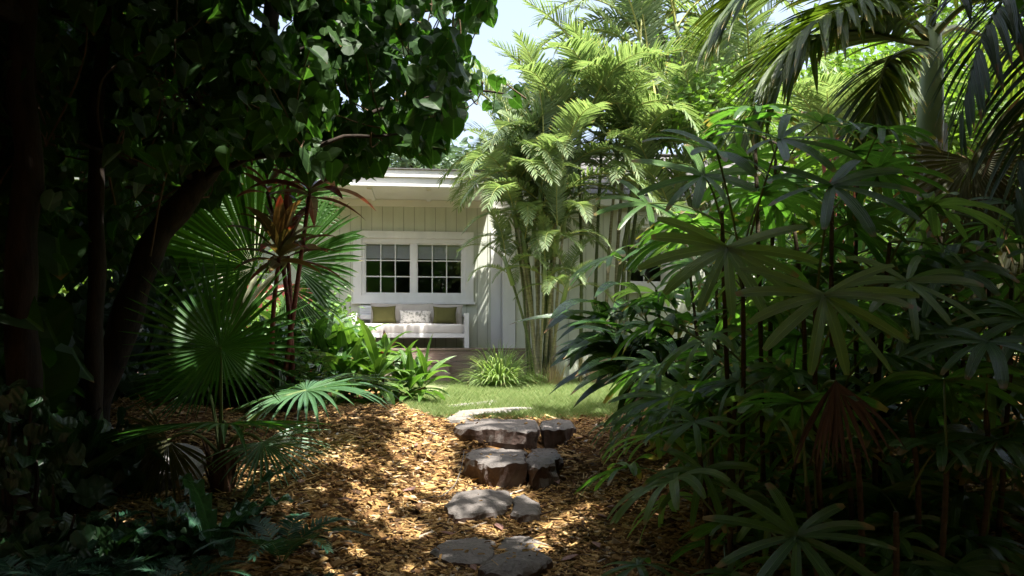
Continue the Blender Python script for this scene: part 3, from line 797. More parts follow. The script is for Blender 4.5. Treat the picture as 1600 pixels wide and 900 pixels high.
# ------------------------------------------------------------------ bench with cushions
def rotz(a): c, s = math.cos(a), math.sin(a); return np.array([(c, -s, 0), (s, c, 0), (0, 0, 1)])
bv = -.47
bu1 = hu(733, bv - .36); bu0 = bu1 - 1.86
bl = Hw((bu0 + bu1) / 2, bv, DZ)
bench = thing("daybed_bench", "white outdoor daybed bench with pale cushions standing under the cottage window", "bench", bl, HR)
bench['_local'] = 1
Wb = 1.86; dpt = .72
def bb(name, boxes, m=M['white']):
    g = G()
    for a, b in boxes: g.box(a, b)
    o = hb(name, m, g, bench); bv_ = o.modifiers.new("b", 'BEVEL'); bv_.width = .004; bv_.segments = 2; return o
h = Wb / 2
for sx in (-1, 1):
    for sy in (-1, 1):
        x0 = sx * h - (.075 if sx > 0 else 0); y0 = sy * dpt / 2 - (.075 if sy > 0 else 0)
        bb("leg", [((x0, y0, 0), (x0 + .075, y0 + .075, .56))])
    x0 = sx * h - (.075 if sx > 0 else 0)
    bb("armrest", [((x0, -dpt / 2 + .076, .515), (x0 + .075, dpt / 2 - .076, .559)), ((x0 + .02, -dpt / 2 + .076, .16), (x0 + .055, dpt / 2 - .076, .24))])
bb("seat_frame", [((-h + .076, -dpt / 2 + .01, .165), (h - .076, -dpt / 2 + .05, .235)), ((-h + .076, dpt / 2 - .05, .165), (h - .076, dpt / 2 - .01, .235)), ((-h + .08, -dpt / 2 + .051, .2), (h - .08, dpt / 2 - .051, .23))])
bb("back_rail", [((-h + .076, dpt / 2 - .045, .48), (h - .076, dpt / 2 - .01, .555)), ((-h + .076, dpt / 2 - .045, .33), (h - .076, dpt / 2 - .01, .39))])

def cushion(name, w, d, h_, mats, pinch=.12, n=14, corner=.7):
    """soft pillow: w along x, h_ along z, d thick along y"""
    g = G(); u = np.linspace(-1, 1, n)
    U, Vv = np.meshgrid(u, u)
    edge = (1 - np.abs(U) ** 3.2) * (1 - np.abs(Vv) ** 3.2)
    th = d / 2 * (edge.clip(0) ** .42)
    px_ = U * w / 2 * (1 - pinch * (1 - np.abs(Vv) ** 2) * np.abs(U) ** 4 * .5) ; pz_ = Vv * h_ / 2 * (1 - pinch * (1 - np.abs(U) ** 2) * np.abs(Vv) ** 4 * .5)
    th = th + .006 * np.sin(U * 5 + Vv * 3) * edge
    for s_ in (-1, 1):
        V = np.stack([px_, s_ * th, pz_], -1)
        i = (np.arange(n - 1)[:, None] * n + np.arange(n - 1)[None]).ravel()
        f = np.stack([i, i + 1, i + n + 1, i + n], -1)
        g.add(V, [f if s_ < 0 else f[:, ::-1]])
    return g.mesh(name, mats, smooth=True)
def place_cushion(name, me, u, v, z, tilt, label, group, yaw=0, roll=0):
    o = bpy.data.objects.new(name, me); col.objects.link(o)
    o.location = tuple(Hw(u, v, z)); o.rotation_euler = (tilt, roll, HR + yaw)
    return tag(o, label, "cushion" if 'cush' in name else "pillow", group)
# seat cushion: squared mattress with rounded edges
def mattress(w, d, h_, m):
    g = G(); n1 = 24; 
    prof = []
    r_ = .035
    for k in range(24):
        a = 2 * math.pi * k / 24
        cx = (d / 2 - r_) * (1 if math.cos(a) > 0 else -1); cz = (h_ / 2 - r_) * (1 if math.sin(a) > 0 else -1)
        prof.append((cx + r_ * math.cos(a), cz + r_ * math.sin(a)))
    prof = np.array(prof); xs_ = np.linspace(-w / 2, w / 2, n1)
    V = []
    for q, x_ in enumerate(xs_):
        sc = 1 - .10 * (abs(x_) > w / 2 - .001)
        V.append(np.stack([np.full(24, x_), prof[:, 0] * sc, prof[:, 1] * sc + .004 * math.sin(x_ * 7)], -1))
    j = np.arange(24); j2 = (j + 1) % 24
    f = np.concatenate([np.stack([k * 24 + j, (k + 1) * 24 + j, (k + 1) * 24 + j2, k * 24 + j2], -1) for k in range(n1 - 1)])
    g.add(np.concatenate(V), [f, np.arange(24)[None], (np.arange(24) + (n1 - 1) * 24)[::-1][None]])
    return g.mesh("seat_cushion", m, smooth=True)
um = (bu0 + bu1) / 2
place_cushion("seat_cushion", mattress(Wb - .16, .66, .155, M['cushion']), um, bv - .01, DZ + .235 + .078, 0, "long cream seat cushion lying on the white daybed bench", None)
GB = "beige back cushions on the daybed bench"
bc = cushion("back_cushion", .60, .17, .36, M['backc'])
zc = DZ + .235 + .155
place_cushion("back_cushion", bc, hu(607, bv + .2), bv + .2, zc + .175, R(-12), "left beige back cushion of the bench, mostly behind an olive pillow", GB, 0, R(1))
place_cushion("back_cushion", bc, hu(649, bv + .2), bv + .2, zc + .175, R(-12), "middle beige back cushion of the bench, behind the palm print pillow", GB, 0, R(-1))
place_cushion("back_cushion", bc, hu(695, bv + .2), bv + .2, zc + .17, R(-12), "right beige back cushion of the bench, next to the armrest", GB, 0, R(1.5))
ol = cushion("olive_pillow", .40, .14, .30, M['olive'], .2)
GO = "square olive pillows on the bench"
place_cushion("olive_pillow", ol, hu(600, bv + .02), bv + .02, zc + .155, R(-14), "olive green pillow at the left end of the bench, beside leaves", GO, R(3), R(-2))
place_cushion("olive_pillow", ol, hu(695, bv + .02), bv + .02, zc + .150, R(-14), "olive green pillow at the right end of the bench, near the armrest", GO, R(-3), R(1))
place_cushion("printed_pillow", cushion("printed_pillow", .52, .13, .24, M['print'], .15), hu(649, bv), bv + .02, zc + .115, R(-13), "white pillow with grey palm tree print in the middle of the bench", None)
# small louvred box on the wall behind the bench's left end
ub = hu(573); lb = thing("wall_utility_box", "small white louvred box on the cottage wall left of the bench pillows", "utility box", Hw(ub, 0, hz(573, 500)), HR); lb['_local'] = 1
g = G(); g.box((-.11, -.09, 0), (.11, -.001, .24)); hb("housing", M['plastic'], g, lb)
g = G()
for k in range(5): g.box((-.08, -.104, .03 + k * .04), (.08, -.0905, .048 + k * .04))
hb("louvre", M['plastic'], g, lb)

# red boarded screen at the left of the house
rs = at(432, 560, 11.2); rs[2] = 0
red = thing("board_screen", "red stained board screen behind the ti plant at left", "screen", (rs[0], rs[1], gh(rs[0], rs[1])))
g = G()
for k in range(7): g.box((rs[0] - .42 + k * .122, rs[1], .0), (rs[0] - .42 + k * .122 + .11, rs[1] + .025, 1.42 + .01 * (k % 3)))
g.build("board_panel", M['redwood'], red)
for sx in (-.46, .44):
    g = G(); g.box((rs[0] + sx, rs[1] + .027, 0), (rs[0] + sx + .08, rs[1] + .1, 1.38)); g.build("post", M['redwood'], red)

# ------------------------------------------------------------------ palms: areca clumps
def arc_path(L, e0, bend, n=14, pw=1.2, yaw=0.0):
    t = np.linspace(0, 1, n); e = e0 - bend * t ** pw
    ds = L / (n - 1)
    x = np.concatenate([[0], np.cumsum(np.cos(e[:-1]) * ds)]); z = np.concatenate([[0], np.cumsum(np.sin(e[:-1]) * ds)])
    yy = yaw * L * t ** 2
    return np.stack([x, yy, z], -1)
def frond_mesh(name, L, e0, bend, seed, nl=44, ll=.38, lw=.036, lift=.35, droop=.6, mats=None, yaw=0.0, rr=.012, start=.14, a0=72, a1=24, nseg=4):
    g = G(); pinnate(g, arc_path(L, R(e0), R(bend), yaw=yaw), nl, ll, lw, lift, droop, 0, 1, seed, start, rr, (0, 0, 1), a0, a1, nseg)
    return g.mesh(name, mats, smooth=False)
AM = [M['areca'], M['areca_r']]
AF = {'up': [frond_mesh("frond", 1.75, 84, 70, s, mats=AM, nl=52, ll=.36, lw=.035, droop=.35, a0=66, a1=30, yaw=.08 * (s - 1), lift=.45) for s in (1, 2)],
      'mid': [frond_mesh("frond", 1.85, 64, 100, s, mats=AM, nl=54, ll=.36, lw=.035, droop=.4, a0=66, a1=30, yaw=.07 * (s - 4), lift=.38) for s in (3, 4, 5)],
      'low': [frond_mesh("frond", 1.7, 36, 104, s, mats=AM, nl=52, ll=.35, lw=.035, a0=66, a1=30, yaw=.07 * (s - 6.5), lift=.2, droop=.5) for s in (6, 7)]}
def stem_path(b, t, bow, n=9):
    u = np.linspace(0, 1, n)[:, None]
    return b + (t - b) * u + np.asarray(bow) * np.sin(np.pi * u)
WALLSUN = [(at(900, 480, 12.4), .42), (at(985, 400, 12.5), .42), (at(1005, 320, 12.6), .4), (at(935, 530, 12.4), .35), (at(800, 430, 13.0), .25), (at(665, 590, 11.5), .35), (at(640, 560, 11.8), .3)]
def areca(label, bx, by, tops, seed, nf=(7, 9), sc=(.8, 1.05), extra=0, ylo=260, yhi=400):
    r = np.random.default_rng(seed)
    b0 = np.array([bx, by, gh(bx, by)])
    t = thing("areca_palm", label, "palm", b0, group="feathery clumping palms in front of the cottage")
    xs_ = [t_[0] for t_ in tops]; n0 = len(tops); tops = [((x_ if x_ > 795 else 795 + (x_ - 750) * .3),) + tuple(rest_) for x_, *rest_ in tops] + [(r.uniform(min(xs_) + 15, max(xs_) - 10), r.uniform(ylo, yhi), r.uniform(10.5, 11.2), r.uniform(.6, .8)) for _ in range(extra)]
    for q, (px, py, D, s_) in enumerate(tops):
        top = at(px, py, D)
        bb_ = b0 + np.array([max((top[0] - b0[0]) * .45 + r.uniform(-.1, .1), -.2), r.uniform(-.2, .2), -.03])
        P = stem_path(bb_, top, np.array([(top[0] - b0[0]) * -.12, 0, 0]), 12)
        rad = np.linspace(.026, .018, 12) * (.7 + .4 * s_) * (.55 if q >= n0 else 1)
        g = G(); 
        # ringed cane
        uu = np.linspace(0, 1, 60); PP = np.stack([np.interp(uu, np.linspace(0, 1, 12), P[:, k]) for k in range(3)], 1)
        rr_ = np.interp(uu, np.linspace(0, 1, 12), rad) * (1 + .12 * (np.arange(60) % 4 == 0))
        g.tube(PP, rr_, 8); g.build("stem", M['areca_stem'] if r.random() > .45 and q < n0 else M['areca_stem_g'], t, smooth=True)
        dirn = nrm(P[-1] - P[-2]); g = G(); g.tube([top - dirn * .05, top + dirn * .18, top + dirn * .36], [.036, .032, .016], 8); g.build("crownshaft", M['cshaft'], t, smooth=True)
        k = r.integers(nf[0], nf[1] + 1); a0 = r.random() * 6.28
        for j in range(k):
            az = a0 + j * 2.39996 + r.normal(0, .15)
            mids = [top + np.array([math.cos(az) * a_, math.sin(az) * a_, b_]) * s_ for a_, b_ in ((.35, .45), (.8, .5), (1.2, .2))]
            if any((mid - c) @ S > .5 and np.linalg.norm((mid - c) - ((mid - c) @ S) * S) < q_ * .8 for c, q_ in WALLSUN for mid in mids): continue
            cls = 'up' if j < 2 else ('mid' if j < k - 3 else 'low')
            me = AF[cls][r.integers(len(AF[cls]))]
            s2 = s_ * r.uniform(*sc) * 1.28
            put("frond", me, t, top + dirn * (.30 - .25 * j / k), (r.normal(0, .06), r.normal(0, .06), az), s2)
    return t
areca("clump of areca palm with many low fine fronds right of the cottage window", at(848, 0, 11.1)[0], 11.1,
      [(782, 290, 11.0, .85), (815, 320, 10.9, .8), (842, 262, 11.2, .9), (800, 240, 11.5, .9), (860, 255, 11.6, .9),  (868, 320, 10.8, .85), (822, 405, 10.7, .5), (862, 400, 10.8, .55), (805, 275, 11.3, .85), (775, 335, 10.9, .75), (880, 280, 11.1, .85), (850, 450, 10.6, .4), (800, 440, 10.6, .38), (880, 470, 10.5, .38), (845, 335, 10.6, .7), (868, 395, 10.5, .45), (790, 350, 10.6, .6), (835, 370, 10.8, .6), (880, 360, 10.7, .5), ], 3, (5, 7), extra=3, ylo=250, yhi=380)
areca("clump of areca palm with pale leaning stems in front of the cottage wing", at(925, 0, 11.3)[0], 11.2,
      [(905, 250, 11.0, .95), (1010, 140, 11.9, .95), (962, 270, 11.2, .9), (940, 230, 11.4, .95), (1000, 240, 11.3, .9), (1020, 185, 11.5, 1.0), (985, 165, 11.6, 1.0), (990, 300, 11.0, .7)], 5, (7, 9), extra=1, ylo=200, yhi=330)
areca("tallest clump of areca palm rising over the wing roof", at(1150, 0, 11.9)[0], 11.7,
      [(1010, 90, 11.8, 1.1), (1060, 60, 11.9, 1.15), (1100, 110, 11.8, 1.05), (1150, 60, 12.0, 1.1), (1120, 190, 11.6, .95), (1170, 150, 11.8, 1.0), (1035, 60, 12.2, 1.05), (1085, 260, 11.5, .8), (1120, 300, 11.4, .7), (1045, 225, 11.6, .85), (1035, 320, 11.0, .65), (1060, 360, 10.9, .55)], 8, (7, 9))

# ------------------------------------------------------------------ tuft by the deck
c0 = ghit(780, 600); c0 = np.array([(780 - 800) / F * 10.6, 10.6, 0.0])
tuft = thing("grass_tuft", "rounded clump of arching green and cream strap grass at the foot of the deck", "grass clump", c0)
g = G(); n = 700
az = rng.random(n) * 6.283; el = rng.uniform(.45, 1.45, n)
d = np.stack([np.cos(az) * np.cos(el), np.sin(az) * np.cos(el), np.sin(el)], -1)
blades(g, c0 + np.stack([np.cos(az), np.sin(az), az * 0], -1) * rng.uniform(0, .14, n)[:, None], d, np.stack([-d[:, 0], -d[:, 1], np.ones(n)], -1), rng.uniform(.36, .72, n), .015, GRASSP, rng.uniform(.8, 1.7, n), .2, 7)
g.build("strap_leaves", M['tuft'], tuft)

def straw_clump(px, D, n, L, label, m='tuft', seed=1, lo=.9):
    r = np.random.default_rng(seed)
    c = np.array([(px - 800) / F * D, D, 0.0]); c[2] = gh(c[0], c[1])
    t = thing("low_grass", label, "grass clump", c, group="small grass clumps at the palm bases")
    g = G(); az = r.random(n) * 6.283; el = r.uniform(lo, 1.5, n)
    d = np.stack([np.cos(az) * np.cos(el), np.sin(az) * np.cos(el), np.sin(el)], -1)
    blades(g, c + np.stack([np.cos(az), np.sin(az), az * 0], -1) * r.uniform(0, .2, n)[:, None], d, np.stack([-d[:, 0], -d[:, 1], np.ones(n)], -1), r.uniform(.5, 1.0, n) * L, .012, GRASSP, r.uniform(.2, .9, n), .2, 5)
    g.build("blade_tuft", M[m], t)
M['straw'] = leaf_mat("dry_straw", (.25, .2, .1), (.42, .34, .2), .3, (1.4, 1.3, 1), .7, None, 0, 0, 0)
straw_clump(862, 10.9, 90, .42, "dry straw coloured stems around the base of the low areca palm", 'straw', 1, 1.1)
straw_clump(925, 10.8, 110, .5, "dry straw coloured stems around the base of the pale stemmed areca palm", 'straw', 2, 1.1)
straw_clump(838, 10.9, 120, .35, "small green grass clump beside the large tuft", 'tuft', 3, .6)

# ------------------------------------------------------------------ front fan palm (left)
def petiole(g, a, b, sag=.06, r0=.011, r1=.007, mat=0):
    a = np.asarray(a, float); b = np.asarray(b, float)
    u = np.linspace(0, 1, 10)[:, None]
    P = a + (b - a) * u + np.array([0, 0, 1.0]) * sag * np.sin(np.pi * u) * (1)
    g.tube(P, np.linspace(r0, r1, 10), 6, mat)
    return P
fb = np.array([(345 - 800) / F * 4.4, 4.4, 0]); fb[2] = gh(fb[0], fb[1])
fp = thing("fan_palm", "young fan palm with round spiky leaves growing from a stub in the mulch", "palm", fb)
g = G(); g.tube([fb + [0, 0, -.05], fb + [0, 0, .1], fb + [.01, 0, .22]], [.055, .06, .045], 10)
for k in range(14):
    a = k * 2.4; dd = np.array([math.cos(a), math.sin(a), 0]); z0 = .02 + .014 * k
    blades(g, [fb + dd * .045 + [0, 0, z0 - .03]], [dd * .35 + np.array([0, 0, 1])], [dd], [.16], [.05], [(0, 1), (.6, .8), (1, .35)], 0, .4, 4)
g.build("leaf_base", M['boot'], fp)
FD = fb[1]
def fpl(hubpx, D, axis, normal, Rr, m, n=46, spread=330, split=.5, droop=.25, seed=0, name="fan_frond", parent=None, base=None, sag=.08, cup=.12, tip=0.0, pm='petiole', **kw):
    parent = parent or fp; hub = at(hubpx[0], hubpx[1], D); g = G()
    fan_leaf(g, hub, axis, normal, Rr, n, spread, split, droop, cup, 0, seed, tip, **kw)
    b = base if base is not None else fb + np.array([0, 0, .2])
    petiole(g, b, hub, sag, .012, .007, 1)
    # paler hastula at the hub
    return g.build(name, [m, M[pm]], parent, smooth=False)
fpl((345, 543), FD - .25, (-.12, .15, .95), (.12, -1, .42), .55, M['fan'], 50, 345, .42, .12, 1, cup=.06)
fpl((352, 662), FD - .35, (.15, -.9, .1), (0, -.12, 1), .62, M['fan'], 44, 330, .45, .28, 2, cup=-.02)
fpl((478, 610), FD + .35, (.72, -.55, .02), (.05, -.35, 1), .62, M['fanb'], 48, 330, .42, .75, 3, cup=.05)
fpl((262, 688), FD - .1, (-.6, -.2, -.75), (-.2, -1, .35), .42, M['fanold'], 34, 210, .5, .5, 4, cup=.02)
fpl((318, 592), FD + .5, (-.35, .4, .2), (.1, -.9, .5), .52, M['fan'], 44, 320, .45, .3, 5)
fpl((410, 690), FD - .1, (.5, -.4, -.5), (.3, -.6, .8), .40, M['fanb'], 26, 190, .35, .6, 6)
for k, (hx, hy) in enumerate([(372, 700), (330, 730)]):
    g = G(); petiole(g, fb + [0, 0, .15], at(hx, hy, FD - .05), .02, .012, .008); g.build("leaf_stalk", M['petiole'], fp)

# ------------------------------------------------------------------ pleated fan palms behind (left)
b1 = ghit(372, 660); b1 = np.array([(362 - 800) / F * 6.9, 6.9, 0]); b1[2] = gh(b1[0], b1[1])
pp = thing("pleated_fan_palm", "large fan palm with broad pleated leaves and pale stalks left of the cottage", "palm", b1)
g = G(); g.tube(stem_path(b1 + [0, 0, -.05], at(362, 500, 6.9), (0, 0, 0)), np.linspace(.09, .07, 9), 12); g.build("trunk", M['boot'], pp, smooth=True)
crown = at(364, 500, 6.9)
def ppl(hub, D, axis, normal, Rr, seed, n=40, spread=220, split=.86, droop=.12, m='fan2', cup=.12, jitter=.03, rad=.022):
    h_ = at(hub[0], hub[1], D); g = G()
    fan_leaf(g, h_, axis, normal, Rr, n, spread, split, droop, cup, 0, seed, jitter=jitter)
    u = np.linspace(0, 1, 12)[:, None]; P = crown + (h_ - crown) * u + np.array([0, 0, .05]) * np.sin(np.pi * u)
    g.tube(P, np.linspace(rad * 1.5, rad * .55, 12), 7, 1)
    g.build("fan_frond", [M[m], M['petiole_pale']], pp)
ppl((398, 418), 6.5, (-.75, -.05, .42), (.15, -1, -.1), .92, 1, 30, 175, .93)
ppl((402, 330), 7.4, (-.1, .1, 1), (.1, -1, .2), .90, 2, 46, 220, .72, .1)
ppl((455, 412), 7.0, (.92, -.2, .32), (-.2, -1, .45), .74, 3, 30, 125, .76, .25, cup=.05)
ppl((450, 450), 7.2, (.7, -.1, -.5), (-.1, -1, .3), .60, 4, 34, 130, .6, .5)
ppl((330, 400), 7.3, (-.8, 0, .1), (0, -1, .5), .72, 5, 38, 200, .8)
ppl((430, 300), 7.6, (.4, .1, .9), (0, -1, .2), .82, 6, 40, 180, .7)
for k, (tx, ty, dx) in enumerate([(352, 418, -.04), (378, 415, .03), (400, 430, .07)]):
    g = G(); u = np.linspace(0, 1, 8)[:, None]; a = at(360 + dx * 100, 520, 6.85); b_ = at(tx, ty, 6.75)
    g.tube(a + (b_ - a) * u, np.linspace(.042, .022, 8), 8); g.build("leaf_stalk", M['petiole_pale'], pp, smooth=True)

# ------------------------------------------------------------------ cordylines
def rosette(g, c, n, L, W, up0, up1, droop, mat=0, seed=0, prof=LANCE, spin=2.4, h=.12, fold=.3, nseg=7, az0=0):
    r = np.random.default_rng(seed)
    k = np.arange(n); az = az0 + k * spin + r.normal(0, .2, n); el = np.radians(np.linspace(up0, up1, n) + r.normal(0, 7, n))
    d = np.stack([np.cos(az) * np.cos(el), np.sin(az) * np.cos(el), np.sin(el)], -1)
    P = np.asarray(c, float) + np.array([0, 0, 1.0]) * (h * (1 - k / n))[:, None]
    N = np.stack([-d[:, 0] * np.tan(el.clip(-1, 1.4)), -d[:, 1] * np.tan(el.clip(-1, 1.4)), np.ones(n)], -1) + r.normal(0, .2, (n, 3))
    blades(g, P, d, N, L * (1 + r.normal(0, .12, n)), W * (1 + r.normal(0, .1, n)), prof, droop * (1 + r.normal(0, .25, n)), fold, nseg, mat, 1.4)
TD = 6.0
tb = np.array([(437 - 800) / F * TD, TD, 0]); tb[2] = gh(tb[0], tb[1])
ti = thing("red_ti_plant", "tall ti plant with dark red and yellow strap leaves on bare red stems", "plant", tb)
heads = [((436, 402), 5.8, 24, .40, .10, 'tiyel', 11), ((484, 300), 6.0, 22, .52, .10, 'tired', 12), ((450, 400), 6.1, 18, .42, .09, 'tired', 13), ((418, 300), 6.1, 12, .36, .07, 'tired', 14)]
for (hp, D_, n_, L_, W_, m_, sd) in heads:
    c = at(*hp, D_)
    g = G(); P = stem_path(tb + np.array([(sd - 12) * .05, 0, 0]), c, ((sd - 12) * .03, 0, 0), 20); g.tube(P, np.linspace(.022, .014, 20) * (1 + .1 * (np.arange(20) % 2)), 8); g.build("stem", M['tistem'], ti, smooth=True)
    g = G(); rosette(g, c - [0, 0, .05], n_, L_, W_, 82, -5, .9, 0, sd, h=.16, fold=.35, nseg=8); g.build("leaf_rosette", M[m_], ti)

def ti_shrub(label, px, py, D, heads, seed, m='ti', L=.46, W=.085, group=None, name="ti_shrub", gz=None):
    r = np.random.default_rng(seed)
    b = np.array([(px - 800) / F * D, D, 0.0]); b[2] = gh(b[0], b[1])
    t = thing(name, label, "shrub", b, group=group)
    for k, (hx, hy, dd, mm, s_) in enumerate(heads):
        c = at(hx, hy, D + dd)
        g = G(); g.tube(stem_path(b + np.array([r.uniform(-.12, .12), r.uniform(-.1, .1), -.03]), c, (r.normal(0, .03), 0, 0), 8), np.linspace(.014, .009, 8), 6); g.build("stem", M['tistem'], t)
        g = G(); rosette(g, c - [0, 0, .04], r.integers(11, 15), L * s_, W * s_, 72, -12, .9, 0, seed * 10 + k, h=.16, az0=r.random() * 6); g.build("leaf_rosette", M[mm or m], t)
    return t
ti_shrub("bright green ti shrub with glossy strap leaves beside the lawn", 575, 640, 7.4,
         [(550, 560, 0, None, 1), (600, 595, .1, None, .95), (535, 590, -.2, None, 1.05), (625, 610, .1, None, .85), (590, 600, -.3, None, 1), (575, 585, .2, None, .95), (520, 570, .3, None, 1), (600, 575, .1, 'tired', .55), (575, 612, -.1, None, .9), (640, 618, -.1, None, .8), (530, 560, .3, None, 1), (655, 612, .1, None, .8), (665, 605, 0, None, .8), (550, 620, -.3, None, 1)], 4, L=.46, W=.115)
ti_shrub("darker broad leaved shrub between the fan palm and the bright ti shrub", 490, 620, 7.2,
         [(490, 560, 0, 'ginger', 1.1), (470, 580, .1, 'ginger', 1.1), (510, 590, 0, 'ginger', 1), (455, 545, .3, 'ginger', 1.1), (500, 540, .4, 'ginger', 1), (530, 620, -.2, 'ginger', .9), (440, 590, .2, 'ginger', 1.)], 5, L=.5, W=.13)
ti_shrub("low dark green shrub behind the drooping fan frond at left", 420, 640, 6.6,
         [(410, 600, 0, 'ginger', .9), (390, 620, .1, 'ginger', .9), (440, 630, -.1, 'ginger', .8), (370, 590, .3, 'ginger', .9), (300, 620, .5, 'ginger', .9), (340, 640, .3, 'ginger', .8)], 6, L=.42, W=.11)

# ------------------------------------------------------------------ leafy bushes and trees from many small leaves
def blob_points(c, rad, n, r, shell=.5):
    u = nrm(r.normal(size=(n, 3))); q = (shell + (1 - shell) * r.random(n) ** .5)
    return np.asarray(c) + u * q[:, None] * np.asarray(rad)
def leafy(g, P, size, r, T=OV, mat=0, upw=.6, hang=.0):
    n = len(P); tip = r.normal(size=(n, 3)); tip[:, 2] = tip[:, 2] * .5 - hang
    nor = r.normal(size=(n, 3)) * .8; nor[:, 2] += upw
    X_, Y_, Z_ = frames(tip, nor)
    scatter(g, T[0], T[1], T[2], P, X_, Y_, Z_, size * (1 + .3 * r.normal(size=n)).clip(.4, 1.6), mat)
def bush(name, label, base, blobs, n, size, m, seed, group=None, stems=5, cat="bush", T=OV, stem_r=.02, hang=0.0):
    r = np.random.default_rng(seed); base = np.asarray(base, float)
    t = thing(name, label, cat, base, group=group)
    g = G()
    for k in range(stems):
        c, rad = blobs[k % len(blobs)]
        e = np.asarray(c) + r.uniform(-.4, .4, 3) * np.asarray(rad)
        g.tube(stem_path(base + r.uniform(-.05, .05, 3) * [1, 1, 0], e, r.normal(0, .04, 3), 7), np.linspace(stem_r, stem_r * .3, 7), 6)
    g.build("stem" if stem_r < .04 else "trunk", M['bark'], t)
    g = G(); tot = sum(np.prod(b[1]) ** (2 / 3) for b in blobs)
    for c, rad in blobs:
        k = int(n * np.prod(rad) ** (2 / 3) / tot)
        # sprays: small clusters inside each blob
        nc = max(4, k // 22); cc = blob_points(c, rad, nc, r, .35)
        P = cc[r.integers(0, nc, k)] + r.normal(0, 1, (k, 3)) * (np.mean(rad) * .13 + size * .6)
        leafy(g, P, size, r, T, 0, .6, hang)
    g.build("foliage", M[m], t)
    return t
q = at(497, 530, 10.0)
bush("oleander_bush", "fine leaved pale green bush against the cottage wall", (q[0], 10.0, 0), [(at(495, 500, 10), (.42, .3, .3)), (at(470, 530, 10.2), (.4, .3, .3)), (at(525, 525, 9.9), (.3, .25, .28)), (at(440, 520, 10.4), (.45, .3, .4))], 3800, .085, 'bush', 21)

q = at(405, 590, 6.3)
bush("leafy_bush", "mid green small leaved bush filling the gap behind the round fan leaf", (q[0], 6.3, gh(q[0], 6.3)), [(at(400, 575, 6.3), (.38, .25, .28)), (at(350, 600, 6.5), (.35, .25, .25)), (at(445, 600, 6.1), (.25, .2, .18)), (at(300, 570, 6.8), (.4, .25, .35))], 2600, .10, 'ginger', 22)

def tree(name, label, x, y, h, r0, blobs, n, size, m, seed, group=None, T=OV, hang=0.0, trunk_r=.12, cat="tree"):
    r = np.random.default_rng(seed)
    b = np.array([x, y, gh(x, y) - .05]); t = thing(name, label, cat, b, group=group)
    g = G(); top = np.array([x + r.normal(0, .2), y, h])
    g.tube(stem_path(b, top, r.normal(0, .15, 3) * [1, 1, 0], 12), np.linspace(trunk_r, trunk_r * .45, 12), 10); g.build("trunk", M['bark'], t, smooth=True)
    g = G()
    for c, rad in blobs:
        g.tube(stem_path(b + (top - b) * r.uniform(.5, .98), np.asarray(c), r.normal(0, .15, 3), 8), np.linspace(trunk_r * .4, .015, 8), 6)
    g.build("limb", M['bark'], t)
    g = G(); tot = sum(np.prod(b_[1]) ** (2 / 3) for b_ in blobs)
    for c, rad in blobs:
        k = int(n * np.prod(rad) ** (2 / 3) / tot); nc = max(5, k // 26); cc = blob_points(c, rad, nc, r, .45)
        P = cc[r.integers(0, nc, k)] + r.normal(0, 1, (k, 3)) * (np.mean(rad) * .10 + size * .7)
        leafy(g, P, size, r, T, 0, .6, hang)
    g.build("crown", M[m], t)
    return t
GT = "leafy trees closing off the garden behind"
def tblobs(cx, cy, z0, z1, w, k, seed, rad=1.0):
    r = np.random.default_rng(seed)
    return [(np.array([cx + r.uniform(-w, w), cy + r.uniform(-w * .5, w * .5), r.uniform(z0, z1)]), np.array([rad, rad, rad * .8]) * r.uniform(.7, 1.2)) for _ in range(k)]
def pxx(px, D): return (px - 800) / F * D
tree("broadleaf_tree", "sunlit yellow green tree with small leaves behind the tall palm at right", pxx(1330, 10.5), 10.8, 4.2, 0, tblobs(pxx(1300, 10.8), 10.8, .8, 4.6, 1.6, 16, 31, .75), 24000, .09, 'bgtree', 31, GT)
tree("broadleaf_tree", "bright leafy tree at the right edge behind the dark palm fronds", pxx(1530, 10.5), 11.2, 4.5, 0, tblobs(pxx(1540, 11), 11, .4, 5.0, 1.7, 16, 32, .8), 20000, .10, 'bgtree', 32, GT)
tree("broadleaf_tree", "grey green tree showing above the cottage roof beside the palms", pxx(640, 24), 26, 6.5, 0, tblobs(pxx(655, 26), 26, 5.0, 6.6, 3.4, 12, 33, 1.0), 9000, .2, 'bgtree_b', 33, GT)
tree("broadleaf_tree", "broad dark tree behind the cottage roof at left", pxx(300, 24), 24, 7, 0, tblobs(pxx(300, 24), 24, 2.5, 8.5, 4.2, 16, 34, 1.6), 12000, .24, 'bgtree', 34, GT)
tree("broadleaf_tree", "tree with sunlit leaves glimpsed between the trunks at far left", pxx(100, 13), 13, 4, 0, tblobs(pxx(110, 13), 13, .5, 5.0, 2.6, 18, 35, 1.0), 14000, .13, 'bgtree', 35, GT)
tree("broadleaf_tree", "tree with bright low branches glimpsed left of the pleated fan palm", pxx(260, 12), 12, 3.5, 0, tblobs(pxx(250, 12), 12, .3, 3.2, 1.5, 12, 36, .8), 9000, .11, 'bgtree', 36, GT)
tree("broadleaf_tree", "tall green tree rising behind the wing roof", pxx(1150, 22), 22, 7, 0, tblobs(pxx(1160, 22), 22, 3.5, 8.2, 3.0, 14, 37, 1.5), 12000, .2, 'bgtree', 37, GT)
tree("broadleaf_tree", "distant tree beyond the right end of the cottage", pxx(1450, 20), 20, 6, 0, tblobs(pxx(1480, 20), 20, 1.0, 8.2, 4.5, 18, 38, 1.8), 12000, .26, 'bgtree', 38, GT)

